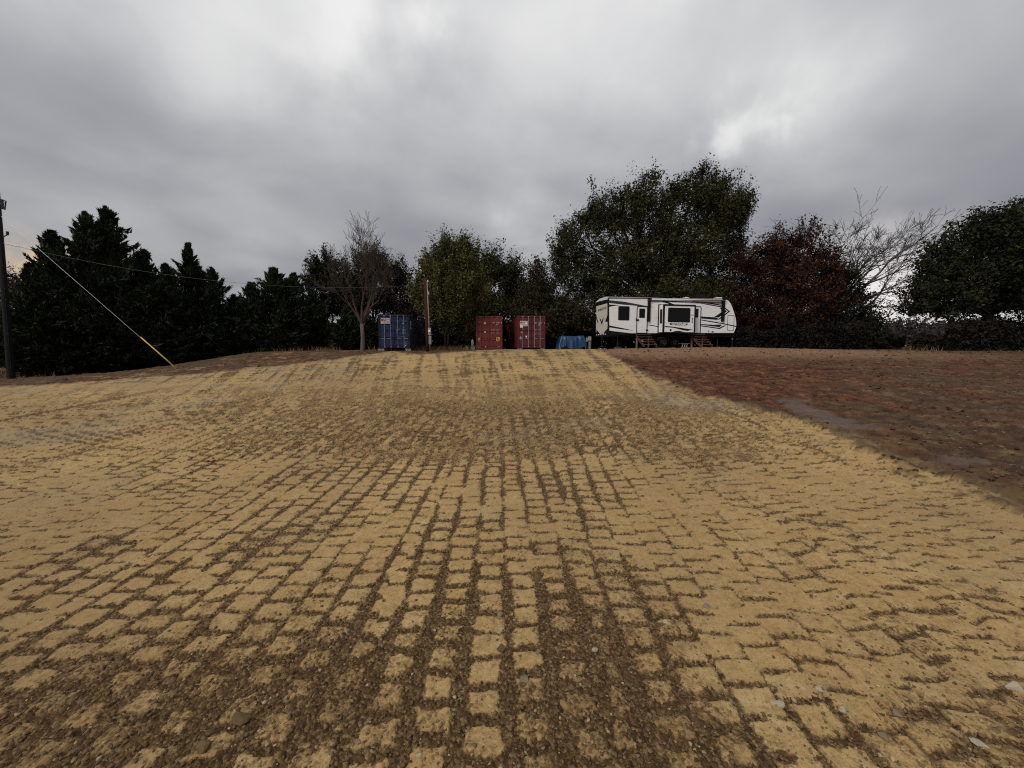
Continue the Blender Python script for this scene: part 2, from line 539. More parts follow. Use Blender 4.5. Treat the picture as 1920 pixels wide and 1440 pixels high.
M = dict(
    ground=ground_mat(),
    bark_dark=plain('dark_bark', (0.024, 0.019, 0.015), 0.95, var=0.4, scale=12, bump=0.6),
    bark_pale=plain('pale_bark', (0.115, 0.095, 0.078), 0.95, var=0.35, scale=9, bump=0.5),
    twig=plain('twig_bark', (0.085, 0.062, 0.052), 0.95, var=0.3, scale=3),
    twig_grey=plain('grey_twig_bark', (0.075, 0.066, 0.064), 0.95, var=0.3, scale=3),
    pole_dark=plain('creosote_pole', (0.011, 0.010, 0.011), 0.8, var=0.4, scale=8, bump=0.4),
    pole_red=plain('red_brown_pole', (0.052, 0.018, 0.010), 0.85, var=0.4, scale=7, bump=0.4),
    steel=plain('galvanised_steel', (0.34, 0.34, 0.33), 0.45, metal=0.6, var=0.2),
    pvc=plain('grey_conduit', (0.22, 0.22, 0.215), 0.5, var=0.15),
    white=plain('white_paint', (0.74, 0.74, 0.74), 0.35, var=0.04, scale=2, dirt=((0.55, 0.54, 0.51), 0.25)),
    rvwhite=plain('white_gelcoat', (0.87, 0.87, 0.875), 0.28, var=0.03, scale=1.5, dirt=((0.62, 0.61, 0.59), 0.35), coat=0.2),
    beige=plain('beige_panel', (0.62, 0.58, 0.52), 0.4, var=0.04, scale=2),
    black=plain('black_trim', (0.006, 0.006, 0.007), 0.6, var=0.2),
    decal=plain('charcoal_decal', (0.010, 0.010, 0.012), 0.6, var=0.2),
    decal_grey=plain('grey_decal', (0.040, 0.040, 0.044), 0.6, var=0.2),
    rubber=plain('tyre_rubber', (0.014, 0.014, 0.014), 0.85, var=0.3),
    wood=plain('red_brown_step_wood', (0.11, 0.052, 0.030), 0.8, var=0.4, scale=9, bump=0.3, dirt=((0.22, 0.145, 0.10), 0.7)),
    wood_pale=plain('weathered_wood', (0.22, 0.19, 0.155), 0.85, var=0.3, scale=9, bump=0.3),
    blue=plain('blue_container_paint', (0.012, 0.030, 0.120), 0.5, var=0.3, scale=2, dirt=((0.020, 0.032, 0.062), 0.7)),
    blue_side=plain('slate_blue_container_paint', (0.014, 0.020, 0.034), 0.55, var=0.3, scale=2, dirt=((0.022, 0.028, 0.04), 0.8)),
    red=plain('red_container_paint', (0.15, 0.015, 0.010), 0.5, var=0.25, scale=2, dirt=((0.07, 0.018, 0.013), 0.8)),
    maroon=plain('maroon_container_paint', (0.105, 0.010, 0.012), 0.5, var=0.25, scale=2, dirt=((0.05, 0.011, 0.011), 0.8)),
    lockbar=plain('zinc_lock_bar', (0.36, 0.34, 0.35), 0.5, metal=0.3, var=0.25),
    lockbar_red=plain('painted_lock_bar', (0.30, 0.085, 0.07), 0.5, var=0.3),
    gasket=plain('door_gasket', (0.012, 0.011, 0.012), 0.8),
    letter=plain('white_stencil', (0.62, 0.62, 0.61), 0.6, var=0.15, scale=30),
    letter_dim=plain('faded_stencil', (0.30, 0.28, 0.27), 0.6, var=0.3, scale=30),
    sign_red=plain('sign_red', (0.42, 0.03, 0.035), 0.5, var=0.1),
    yellow=plain('yellow_guard', (0.75, 0.47, 0.03), 0.5, var=0.1),
    ydecal=plain('yellow_decal', (0.72, 0.42, 0.02), 0.5, var=0.15, scale=20),
    tarp=plain('blue_tarp', (0.003, 0.036, 0.105), 0.42, var=0.3, scale=4, bump=0.4, bscale=9),
    block=plain('concrete_block', (0.27, 0.26, 0.24), 0.9, var=0.3, scale=12, bump=0.4),
    wire=plain('aluminium_wire', (0.10, 0.10, 0.10), 0.5, metal=0.4),
    cedar=leaf_mat('cedar_foliage', (0.0120, 0.0184, 0.0074), (0.0350, 0.0497, 0.0175), 0.9),
    oak=leaf_mat('oak_foliage', (0.0211, 0.0240, 0.0077), (0.0634, 0.0595, 0.0173), 0.9),
    oak_dark=leaf_mat('dark_oak_foliage', (0.0120, 0.0160, 0.0056), (0.0320, 0.0352, 0.0112), 0.9),
    willow=leaf_mat('yellow_green_foliage', (0.0500, 0.0530, 0.0140), (0.1200, 0.1100, 0.0320), 0.7),
    olive=leaf_mat('olive_brown_foliage', (0.0304, 0.0272, 0.0104), (0.0576, 0.0448, 0.0176), 0.6),
    rust=leaf_mat('rust_foliage', (0.0190, 0.0098, 0.0066), (0.0720, 0.0260, 0.0118), 0.9),
    plum=leaf_mat('plum_brown_foliage', (0.0360, 0.0192, 0.0160), (0.0600, 0.0336, 0.0272), 0.6),
    brush=leaf_mat('brush_foliage', (0.0090, 0.0080, 0.0045), (0.0220, 0.0180, 0.0100), 0.6),
    wood_far=leaf_mat('distant_wood', (0.0400, 0.0320, 0.0288), (0.0680, 0.0528, 0.0480), 0.15),
    straw=leaf_mat('dry_grass', (0.16, 0.11, 0.05), (0.28, 0.20, 0.09), 1.2),
)


def glass():
    m, t, bs = new_mat('dark_tinted_glass')
    bs.inputs['Base Color'].default_value = (0.006, 0.006, 0.007, 1)
    bs.inputs['Roughness'].default_value = 0.12
    bs.inputs['Specular IOR Level'].default_value = 0.18
    return m


M['glass'] = glass()


def lamp_white():
    m, t, bs = new_mat('clear_lens')
    bs.inputs['Base Color'].default_value = (0.9, 0.9, 0.9, 1)
    bs.inputs['Roughness'].default_value = 0.2
    return m


M['lens'] = lamp_white()

# ------------------------------------------------------------------ ground
pad_px = [(0, 727), (150, 717), (330, 704), (480, 690), (600, 677), (700, 664), (735, 658), (790, 665), (850, 660), (900, 657)]
pad_r = [(1135, 664), (1200, 693), (1290, 733), (1400, 763), (1520, 800), (1600, 830), (1700, 872), (1800, 915), (1920, 962)]
PAD = [(-60, 15.5), (-42, 17.8)] + [hit(*p) for p in pad_px] + [(0.5, 32.6), (4.5, 32.4), (6.4, 30.5)] + [hit(*p) for p in pad_r] + [(6.3, 2.4), (8.5, -6), (-60, -6)]
WET = [hit(*p) for p in [(1440, 742), (1495, 741), (1570, 768), (1665, 800), (1600, 807), (1530, 793), (1470, 766)]]
WET2 = [hit(*p) for p in [(1700, 868), (1760, 846), (1920, 858), (1920, 872)]]
REDC = [hit(*p) for p in [(1150, 664), (1300, 663), (1560, 690), (1500, 745), (1560, 800), (1420, 770), (1300, 733)]]


def lane_pattern(x, y):
    """pad-foot roller imprints: signed distances (m) to each imprint's side edges and its near/far edges, negative inside"""
    DU = np.full(x.shape, 0.05)
    DV = np.full(x.shape, 0.05)
    FV = np.zeros(x.shape)
    r = np.random.default_rng(21)
    order = list(range(-9, 10))
    r.shuffle(order)
    for i in order:
        ang = R(r.uniform(-2.0, 2.0) + 1.3 * max(-3, min(3, i)))
        cx = i * 1.75 + r.uniform(-0.2, 0.2)
        ca, sa = math.cos(ang), math.sin(ang)
        sel = np.abs((x - cx) * ca - (y - 4.0) * sa) < 1.08
        xs, ysl = x[sel], y[sel]
        u = (xs - cx) * ca - (ysl - 4.0) * sa
        v = (xs - cx) * sa + (ysl - 4.0) * ca
        edge = np.abs(u) < 0.98 + 0.08 * pn(xs * 1.3, ysl * 1.3, 140 + i)
        u = u + (0.014 + 0.02 * sstep(0.8, 2.5, xs)) * pn(xs * 1.7, ysl * 1.7, 30 + i) + 0.006 * pn(xs * 9, ysl * 9, 60 + i)
        v = v + (0.018 + 0.06 * sstep(0.8, 2.5, xs)) * pn(xs * 2.4, ysl * 1.9, 90 + i) + 0.007 * pn(xs * 8, ysl * 8, 120 + i)
        pu, pv = 0.218, 0.168
        ci = np.floor(u / pu)
        off = (ci % 2) * 0.42 + r.uniform(0, 1) + ci * 0.09
        fu = (u / pu - ci) - 0.5
        vv = v / pv + off
        fv = vv - np.floor(vv) - 0.5
        h = np.sin(ci * 12.9898 + np.floor(vv) * 78.233 + i * 3.1) * 43758.5453
        h = h - np.floor(h)
        h2 = (h * 7.31) % 1.0
        su = 0.375 + 0.10 * (h - 0.5)
        sv = 0.38 + 0.10 * (h2 - 0.5)
        du, dv = (np.abs(fu) - su) * pu, (np.abs(fv) - sv) * pv
        for T, val in ((DU, du), (DV, dv), (FV, fv)):
            o_ = T[sel]
            o_[edge] = val[edge]
            T[sel] = o_
    return DU, DV, FV


def ground_fields(x, y):
    sd = poly_sd(PAD, x, y) + (0.42 + 0.5 * (x < -6)) * fbm(x * 0.7, y * 0.7, 4, 2) + 0.16 * fbm(x * 3.5, y * 3.5, 3, 5)
    soil = sstep(0.06, -0.08, sd + 0.14 * fbm(x * 9, y * 9, 3, 7))
    soil = np.maximum(soil, 0.8 * sstep(0.6, 0.05, sd) * sstep(0.08, 0.26, fbm(x * 2.2, y * 2.2, 4, 181, 0.6)) * (y < 29))
    soil = soil * (1 - 0.20 * sstep(-0.9, -0.1, sd) * sstep(9.5, 6, y) * (x > 0))
    soil = soil * (1 - 0.55 * sstep(0.0, 0.35, fbm(x * 0.6, y * 0.9, 4, 182, 0.6)) * sstep(-9, -13, x))
    H = base_h(x, y)
    near = sstep(15.0, 7.5, y)
    DU, DV, FV = lane_pattern(x, y)
    e1 = fbm(x * 0.9, y * 0.75, 4, 40)
    e2 = fbm(x * 3.1, y * 2.6, 3, 44)
    c1 = fbm(x * 13, y * 13, 3, 61)
    c2 = fbm(x * 34, y * 34, 3, 66)
    centre = np.exp(-((x - 0.25 - 0.05 * y) / 0.30) ** 2) * sstep(3.0, 1.7, y)
    patch = np.exp(-((x + 1.15) / 0.5) ** 2 - ((y - 1.75) / 0.28) ** 2)
    er = 0.75 * e1 + 0.50 * e2 + 0.55 * centre + 0.40 * patch + sstep(3.3, 1.3, y) * 0.34 + 0.04 + 0.10 * sstep(5.5, 3.0, y) * sstep(-3.5, -0.5, x) * sstep(1.6, 0.4, x)
    band = sstep(4.9, 5.6, y + 0.4 * fbm(x * 1.3, y, 2, 47)) * sstep(13.5, 8.0, y) * np.exp(-((x + 0.3) / 5.0) ** 4)
    er = er + 0.42 * band
    fill = sstep(0.8, 2.2, x - 0.25 * (y - 2)) * 0.65 + sstep(-2.4, -4.6, x + 0.2 * (y - 2)) * 0.28
    fill = np.clip(fill + sstep(0.0, 0.4, fbm(x * 0.6, y * 0.5, 3, 52)) * 0.45, 0, 0.8) * (1 - 0.9 * band) * (1 - 0.9 * centre)
    jit = (0.008 + 0.016 * np.clip(er, 0, 1)) * c1 + 0.010 * c2
    shrink = 0.040 * np.clip(er, -0.3, 0.85)
    el = DU + jit - 0.046 * fill + shrink
    et = DV + jit - 0.006 * fill + shrink * 0.7 + np.where(FV < 0, 0.006, -0.010)
    brk = 0.034 * sstep(0.0, -0.5, fbm(x * 4.3, y * 3.4, 3, 58)) * (1 - sstep(0.1, 0.4, er))
    ed = np.maximum(el, et) - brk
    fade_grid = 1 - 0.5 * band * sstep(-0.35, 0.2, e1 + 0.4 * e2)
    groove = sstep(-0.016, 0.016, ed) * fade_grid
    lost = sstep(0.55, 1.3, er + 0.30 * c1)
    # loose crumbs drift over the squares without hiding them
    dust = 0.58 * sstep(0.0, 0.95, er + 0.45 * c1 + 0.3 * c2)
    dark = np.maximum(groove * (0.90 - 0.15 * fill + 0.35 * c2), dust)
    dark = np.maximum(dark, sstep(0.36, 0.55, c1 * 0.6 + c2 * 0.6) * 0.6)
    gr_ = fbm(x * 8, y * 5, 3, 180, 0.6)
    dark = np.maximum(dark, band * sstep(0.02, 0.26, gr_) * 0.95)
    dark = np.clip(dark, 0, 1) * near
    relief = 0.012 * (1 - sstep(-0.006, 0.012, ed)) * (1 - 0.75 * lost) * near
    crum_h = np.abs(c1) * 0.022 + np.abs(c2) * 0.020
    relief = relief + (dark * crum_h + 0.005 * fbm(x * 9, y * 9, 3, 76) * (1 - dark)) * near
    # farther off: tread marks drawn out along the passes, cross-cleats and loose gravel
    far = 1 - near
    ang = np.arctan2(x - 1.0, y + 6.0)
    st = 0.7 * fbm(ang * 46, y * 0.06, 3, 80, 0.6) + 0.8 * fbm(ang * 120, y * 0.12, 3, 81, 0.6)
    cle = 0.55 * fbm(x * 1.1, y * 2.6, 4, 83) + 0.75 * fbm(x * 0.9, y * 0.95, 4, 84, 0.6)
    gravel = fbm(x * 7, y * 4, 3, 86)
    fd = 0.08 + sstep(-0.10, 0.30, 0.8 * st + 0.75 * cle + 0.5 * gravel + 0.25 * band) * 0.68
    mid_t = sstep(4.5, 9, y) * sstep(40, 20, y)
    dark = np.maximum(dark, fd * np.maximum(far, 0.7 * mid_t))
    relief = relief + far * (0.05 * cle + 0.03 * st + 0.02 * gravel)
    relief = relief + 0.03 * band * np.abs(fbm(x * 7, y * 7, 3, 88))
    # the lip of loose soil where the imprints stop
    lip = np.exp(-((y - 5.35 - 0.12 * fbm(x * 1.1, y * 0, 2, 91)) / 0.05) ** 2) * np.exp(-((x - 0.1) / 1.6) ** 4)
    relief = relief + 0.02 * lip
    dark = np.maximum(dark, 0.8 * lip * sstep(-0.2, 0.15, fbm(x * 3, y * 3, 2, 92)))
    grey = 0.8 * sstep(0.12, 0.7, fbm(x * 0.28, y * 0.5, 5, 95, 0.62) + 0.35 * sstep(-3.5, -9, x) + 0.5 * np.exp(-((x - 4.2) / 0.9) ** 2 - ((y - 9.2) / 2.5) ** 2)) * 0.55
    # disturbed soil beyond the pad
    sfb = fbm(x * 1.2, y * 1.2, 5, 100, 0.6)
    ridg = 1 - np.abs(fbm(x * 0.8 - 0.15 * y, y * 1.7 + 0.2 * x, 4, 105))
    rough_s = 0.13 * sfb + 0.16 * (ridg - 0.8) + 0.06 * np.abs(fbm(x * 5, y * 5, 3, 108))
    rough_s = rough_s * sstep(34, 20, y) + rough_s * 0.7 * sstep(20, 34, y)
    wet = 0.85 * sstep(0.0, 0.34, poly_sd(WET, x, y) + 0.34 * fbm(x * 2, y * 2, 4, 110, 0.6)) * (0.75 + 0.25 * fbm(x * 5, y * 5, 2, 111))
    wet2 = sstep(-0.05, 0.2, poly_sd(WET2, x, y) + 0.2 * fbm(x * 2, y * 2, 3, 112)) * 0.55
    lipr = np.exp(-((sd + 0.12) / 0.16) ** 2) * (x > 0) * sstep(31, 25, y)
    relief_s = rough_s - 0.07 * sstep(0, -1.2, sd) * (x > 0) + 0.035 * lipr * (1 + fbm(x * 5, y * 5, 2, 115))
    relief_s = relief_s * (1 - wet) + wet * -0.075
    relief_s = np.where(y > 26.5, relief_s * sstep(36, 27, y) * 0.8, relief_s)
    H = H + (1 - soil) * relief + soil * relief_s
    redc = sstep(-1.5, 1.0, poly_sd(REDC, x, y) + 0.8 * fbm(x * 0.5, y * 0.5, 3, 120))
    brown = np.clip(1 - redc, 0, 1) * sstep(-0.3, 0.2, fbm(x * 0.35, y * 0.35, 3, 124) + 0.25 * sstep(20, 6, y)) * (0.60 * (x > 0) + 0.7 * (x <= 0))
    brown = np.maximum(brown, 0.85 * sstep(-1.1, -0.1, sd) * (x > 0) * sstep(11, 8, y))
    pinkm = sstep(18.5, 25.0, y + 0.8 * fbm(x * 0.4, y * 0.4, 3, 127)) * sstep(3, 6, x) * sstep(36, 20, x)
    litter = sstep(31.2, 34.0, y + 1.2 * fbm(x * 0.4, y * 0.4, 3, 130)) * sstep(6.5, 4.5, x) * soil
    litter = np.maximum(litter, sstep(34.5, 37, y))
    litter = np.maximum(litter, soil * sstep(-15, -21, x) * 0.75)
    return H, dict(dark=dark, soil=soil, grey=grey * (1 - soil), brown=brown, pink=pinkm, wet=np.maximum(wet, wet2) * soil, litter=litter)


def make_sheet(name, X, Y):
    """grid of plan points -> displaced sheet with soil masks"""
    nr, nc = X.shape
    H, A = ground_fields(X.ravel(), Y.ravel())
    V = np.stack([X.ravel(), Y.ravel(), H], 1)
    idx = np.arange(nr * nc).reshape(nr, nc)
    F = np.stack([idx[:-1, :-1], idx[:-1, 1:], idx[1:, 1:], idx[1:, :-1]], -1).reshape(-1, 4)
    me = quick_mesh(name, V, F, True)
    for k, a in A.items():
        at = me.attributes.new(k, 'FLOAT', 'POINT')
        at.data.foreach_set('value', a.astype(np.float32))
    return me, H.reshape(nr, nc)


ys = [0.35]
while ys[-1] < 58:
    y_ = ys[-1]
    ys.append(y_ + min(max(0.0050, 0.0023 * y_ * y_), 0.035 + 0.011 * y_))
ys = np.array(ys)
tt = np.linspace(-1, 1, 750)
tt = 1.55 * tt + 0.5 * tt ** 7
Yg, Tg = np.meshgrid(ys, tt, indexing='ij')
Xg = Tg * (Yg + 0.55)
me, Hg = make_sheet('ground', Xg, Yg)
ground = link_mesh('ground', me, M['ground'])
tag(ground, kind='structure')


def surf(x, y):
    """height of the built sheet"""
    H, _ = ground_fields(np.array([x], float), np.array([y], float))
    return float(H[0])


# the land around and beyond, out to the horizon
gx = np.concatenate([-np.geomspace(900, 3, 36), np.linspace(-2.5, 2.5, 5), np.geomspace(3, 900, 36)])
gy = np.concatenate([-np.geomspace(300, 1, 18), np.linspace(0, 60, 31), np.geomspace(63, 1600, 26)])
YY, XX = np.meshgrid(gy, gx, indexing='ij')
HH = base_h(XX, np.clip(YY, 0, 1e9)) - 0.22 - 0.05 * (YY < 58)
HH = HH + np.where(YY > 58, 0.17, 0)
idx = np.arange(XX.size).reshape(XX.shape)
me = quick_mesh('terrain', np.stack([XX.ravel(), YY.ravel(), HH.ravel()], 1),
                np.stack([idx[:-1, :-1], idx[:-1, 1:], idx[1:, 1:], idx[1:, :-1]], -1).reshape(-1, 4), True)
for k, v in (('soil', np.ones(XX.size)), ('litter', np.where(YY.ravel() > 34, 1.0, 0.3)), ('brown', np.ones(XX.size))):
    at = me.attributes.new(k, 'FLOAT', 'POINT')
    at.data.foreach_set('value', v.astype(np.float32))
tag(link_mesh('terrain', me, M['ground']), kind='structure')

# ------------------------------------------------------------------ vegetation
def leaf_geo(C, A, L, W):
    """rhombic leaf faces: centres C, axis A (unit), length L, width W"""
    n = len(C)
    r = rng.normal(size=(n, 3))
    B = np.cross(A, r)
    B /= np.linalg.norm(B, axis=1, keepdims=True) + 1e-9
    L = np.broadcast_to(L, (n,))[:, None]
    W = np.broadcast_to(W, (n,))[:, None]
    V = np.stack([C - A * L * 0.5 + B * W * 0.5, C + A * L * 0.6, C - A * L * 0.4 - B * W * 0.6], 1).reshape(-1, 3)
    return V


def leaf_object(name, V, mat, parent, loc):
    V = V - np.array(loc)
    F = np.arange(len(V)).reshape(-1, 3)
    return link_mesh(name, quick_mesh(name, V, F), mat, parent)


def unit(a):
    return a / (np.linalg.norm(a, axis=-1, keepdims=True) + 1e-9)


def bend_tube(mb, a, b_, r0, r1, n=6, sag=0.0, k=4):
    a, b_ = Vector(a), Vector(b_)
    L = (b_ - a).length
    off = Vector(rng.normal(size=3)) * L * 0.06
    pts, rad = [], []
    for i in range(k + 1):
        t = i / k
        p = a.lerp(b_, t) + off * math.sin(math.pi * t) + Vector((0, 0, sag * L * math.sin(math.pi * t)))
        pts.append(p)
        rad.append(r0 + (r1 - r0) * t)
    mb.tube(pts, rad, n)


def leafy_tree(name, label, px, Y, lobes, mat, trunk_r, bark, dens=1.0, leaf=0.15, stems=1, sigma=0.42, up=0.5, group=None, cat='tree', depth=1.0, keep=0.62):
    """lobes: (px, py, rx_px, rz_px) read off the photograph at distance Y; depth of each lobe equals its half width"""
    base = P(px, HORIZON, Y)
    base.z = gz(base.x, Y)
    root = empty(name, base, 0, label, cat, group)
    wood = MB()
    LV = []
    sc = Y / FPX
    for s_i in range(stems):
        pass
    fork = base + Vector((0, 0, max(0.8, 0.22 * (P(px, min(l[1] - l[3] for l in lobes), Y).z - base.z))))
    for s_i in range(stems):
        o_ = Vector((rng.uniform(-1, 1), rng.uniform(-1, 1), 0)) * (0.22 * (stems > 1))
        bend_tube(wood, base + o_ * 1.2 - Vector((0, 0, 0.3)), fork + o_ * 2.2, trunk_r * (1.25 if stems == 1 else 0.8), trunk_r * 0.7, 8)
    for (lx, ly, rx, rz) in lobes:
        c = np.array(P(lx, ly, Y)) + np.array([0, rng.uniform(-0.35, 0.35) * rx * sc * depth, 0])
        rad = np.array([rx * sc, rx * sc * depth, rz * sc])
        bend_tube(wood, fork, c, trunk_r * 0.42, trunk_r * 0.1, 5, sag=0.10)
        vol = rad[0] * rad[1] * rad[2]
        ncl = int(max(16, 34.0 * dens * vol ** 0.72))
        d = unit(rng.normal(size=(ncl, 3)))
        rr = rng.uniform(0.12, 1, ncl) ** 0.45 * rng.uniform(0.78, 1.22, ncl)
        cc = c + d * rr[:, None] * rad
        # gaps: leave out clusters where a coarse noise is low
        q = fbm(cc[:, 0] * 0.45 + cc[:, 1] * 0.31, cc[:, 2] * 0.5 - cc[:, 1] * 0.2, 2, 200)
        cc, d = cc[q > np.quantile(q, 1 - keep) - 0.05], d[q > np.quantile(q, 1 - keep) - 0.05]
        for p_, dd in zip(cc, d):
            if rng.random() < 0.16:
                bend_tube(wood, c + (p_ - c) * 0.12, p_, trunk_r * 0.14, 0.012, 3, k=2)
        nl = int(84 * (0.15 / leaf) ** 1.0)
        ax = unit(d * 0.7 + np.array([0, 0, up]) + rng.normal(size=d.shape) * 0.3)
        s_ = np.clip(rng.normal(size=(len(cc), nl, 3)), -1.7, 1.7) * sigma * rng.uniform(0.55, 1.25, (len(cc), 1, 1))
        along = np.clip(rng.normal(size=(len(cc), nl, 1)), -1.9, 1.9) * sigma * 1.3
        pts = (cc[:, None] + s_ * 0.62 + ax[:, None] * along).reshape(-1, 3)
        csz = np.repeat(rng.uniform(0.65, 1.4, len(cc)), nl)
        drop = np.repeat(rng.uniform(0.35, 1.0, len(cc)), nl) > rng.uniform(0, 1, len(pts))
        ok = (pts[:, 2] > base.z + 0.2) & drop
        pts, csz = pts[ok], csz[ok]
        A = unit(rng.normal(size=pts.shape) + np.array([0, 0, 0.3]))
        ln = leaf * 1.3 * csz * rng.uniform(0.6, 1.35, len(pts))
        LV.append(leaf_geo(pts, A, ln, ln * 0.6))
    t_ = wood.build('trunk', bark, root, smooth=True)
    t_.data.transform(__import__('mathutils').Matrix.Translation(-base))
    leaf_object('crown', np.concatenate(LV), mat, root, base)
    return root


def cedar(label, px, py, hw, Y, foot=None, dens=1.0, group='cedars along the left edge', mat='cedar', skirt=0.03, shape=0.78):
    """juniper with ascending sprays; (px, py) is its tip, hw its half width in photo pixels"""
    base = P(px, HORIZON, Y)
    base.z = gz(base.x, Y) if foot is None else P(px, foot, Y).z
    top = P(px, py, Y)
    h = top.z - base.z
    rw = hw * Y / FPX
    root = empty('cedar_tree', base, 0, label, 'cedar', group)
    wood = MB()
    lean = Vector((rng.uniform(-0.03, 0.03) * h, 0, 0))
    wood.tube([(0, 0, -0.25), (0, 0, h * 0.4), Vector((0, 0, h * 0.93))], [0.05 + 0.022 * h, 0.035 + 0.012 * h, 0.015], 7)
    LV = []
    subs = [(0.0, 0.0, h, rw, 1.0)]
    for k in range(5):
        a_ = rng.uniform(0, 6.28)
        o_ = rng.uniform(0.22, 0.55) * rw
        subs.append((o_ * math.cos(a_), o_ * math.sin(a_), h * rng.uniform(0.52, 0.86) * (1 - 0.25 * o_ / rw), rw * rng.uniform(0.42, 0.62), 0.42))
    for (ox, oy, hh_, rw_, share) in subs:
        nb = int(200 * dens * share * max(0.6, rw * h / 18))
        t = rng.uniform(0, 1, nb) ** 1.1
        az = rng.uniform(0, 2 * np.pi, nb)
        prof = np.power(1 - t, shape) * (0.62 + 0.38 * sstep(-0.02, 0.16, t))
        lump = 1 + 0.34 * np.sin(az * 3 + t * 11 + px) * (1 - 0.5 * t) + rng.normal(size=nb) * 0.26
        ln = rw_ * prof * np.clip(lump, 0.4, 1.6) + 0.10
        el = R(6) + t * R(52) + rng.normal(size=nb) * 0.2
        out = np.stack([np.cos(az), np.sin(az), np.zeros(nb)], 1)
        dirs = out * np.cos(el)[:, None] + np.array([0, 0, 1]) * np.sin(el)[:, None]
        z0 = skirt * hh_ + t * hh_ * 0.97 - 0.28 * ln * np.sin(el)
        st = np.stack([np.full(nb, ox) * (0.4 + 0.6 * t), np.full(nb, oy) * (0.4 + 0.6 * t), z0], 1)
        per = 56
        s_ = rng.uniform(0.15, 1.0, (nb, per)) ** 0.75
        curve = (s_ ** 2 * 0.16)[..., None] * np.array([0, 0, 1]) * ln[:, None, None]
        pts = st[:, None] + dirs[:, None] * (s_ * ln[:, None])[..., None] + curve
        wid = (0.035 + 0.23 * (1 - s_)) * (0.26 + 0.48 * ln[:, None])
        pts = pts + rng.normal(size=pts.shape) * wid[..., None] * np.array([1, 1, 0.55])
        A = unit(dirs[:, None] + rng.normal(size=pts.shape) * 0.42 + np.array([0, 0, 0.30]))
        pts, A = pts.reshape(-1, 3), A.reshape(-1, 3)
        keep = pts[:, 2] > 0.03
        pts, A = pts[keep], A[keep]
        L = rng.uniform(0.14, 0.40, len(pts))
        LV.append(leaf_geo(pts, A, L, L * 0.34))
        for i in range(0, nb, 4):
            wood.tube([Vector(st[i]), Vector(st[i]) + Vector(dirs[i]) * float(ln[i]) * 0.85], [0.02, 0.006], 3, False)
    # leader shoots
    m = 60
    zz = rng.uniform(0.86, 1.015, m)
    pp = np.stack([rng.normal(size=m) * (1.03 - zz) * 0.8, rng.normal(size=m) * (1.03 - zz) * 0.8, zz * h], 1)
    LV.append(leaf_geo(pp, unit(rng.normal(size=(m, 3)) * 0.35 + np.array([0, 0, 1.0])), rng.uniform(0.15, 0.36, m), 0.06))
    wood.build('trunk', M['bark_dark'], root, smooth=True)
    link_mesh('crown', quick_mesh('crown', np.concatenate(LV), np.arange(sum(len(v) for v in LV)).reshape(-1, 3)), M[mat], root)
    return root


def bare_tree(name, label, px, Y, stems, depth, mat, trunk_mat, trunk_h, r0, l0, spread, updrift, group=None, shrink=0.76, kids=(2, 3), droop=0.0, bscale=1.0):
    """stems: list of first-limb directions (dx, dy, dz)"""
    base = P(px, HORIZON, Y)
    base.z = gz(base.x, Y)
    root = empty(name, base, 0, label, 'tree', group)
    tr, br = MB(), MB()
    fork = Vector((0.0, 0, trunk_h))
    bend = Vector((0.06 * trunk_h, 0, 0))
    tr.tube([(0, 0, -0.3), (0, 0, 0.02), bend * 0.4 + Vector((0, 0, trunk_h * 0.5)), fork], [r0 * 1.5, r0 * 1.25, r0 * 1.02, r0 * 0.9], 10)

    def grow(p, d, L, r, lev):
        k = 3
        pts, rad = [p], [r]
        dd = d.copy()
        for i in range(k):
            dd = (dd + Vector(rng.normal(size=3)) * 0.17 + Vector((0, 0, updrift * 0.12))).normalized()
            pts.append(pts[-1] + dd * (L / k))
            rad.append(max(0.011 * bscale, r * (1 - 0.36 * (i + 1) / k)))
        (br).tube(pts, rad, 6 if lev < 2 else (4 if lev < 4 else 3), False)
        if lev >= depth: return
        n = rng.integers(kids[0], kids[1] + 1)
        for j in range(n):
            q = Vector(rng.normal(size=3))
            q = (q - dd * q.dot(dd)).normalized()
            a = spread * rng.uniform(0.55, 1.3) * (0.55 if j == 0 else 1.0)
            nd = (dd * math.cos(a) + q * math.sin(a) + Vector((0, 0, updrift * 0.25 - droop * lev))).normalized()
            grow(pts[-1], nd, L * shrink * rng.uniform(0.75, 1.15), rad[-1] * (0.86 if j == 0 else 0.66), lev + 1)
        # side shoots
        if lev >= 1:
            for j in range(2):
                q = Vector(rng.normal(size=3)).normalized()
                nd = (dd * 0.75 + q * 0.6 + Vector((0, 0, updrift * 0.25))).normalized()
                i = rng.integers(1, k)
                grow(pts[i], nd, L * shrink * 0.7, rad[i] * 0.45, max(lev + 2, depth - 2))
    for (dx, dy, dz, f) in stems:
        grow(fork.copy(), Vector((dx, dy, dz)).normalized(), l0 * f, r0 * 0.66 * f ** 0.5, 0)
    tr.build('trunk', trunk_mat, root, smooth=True)
    br.build('branches', mat, root, smooth=True)
    return root


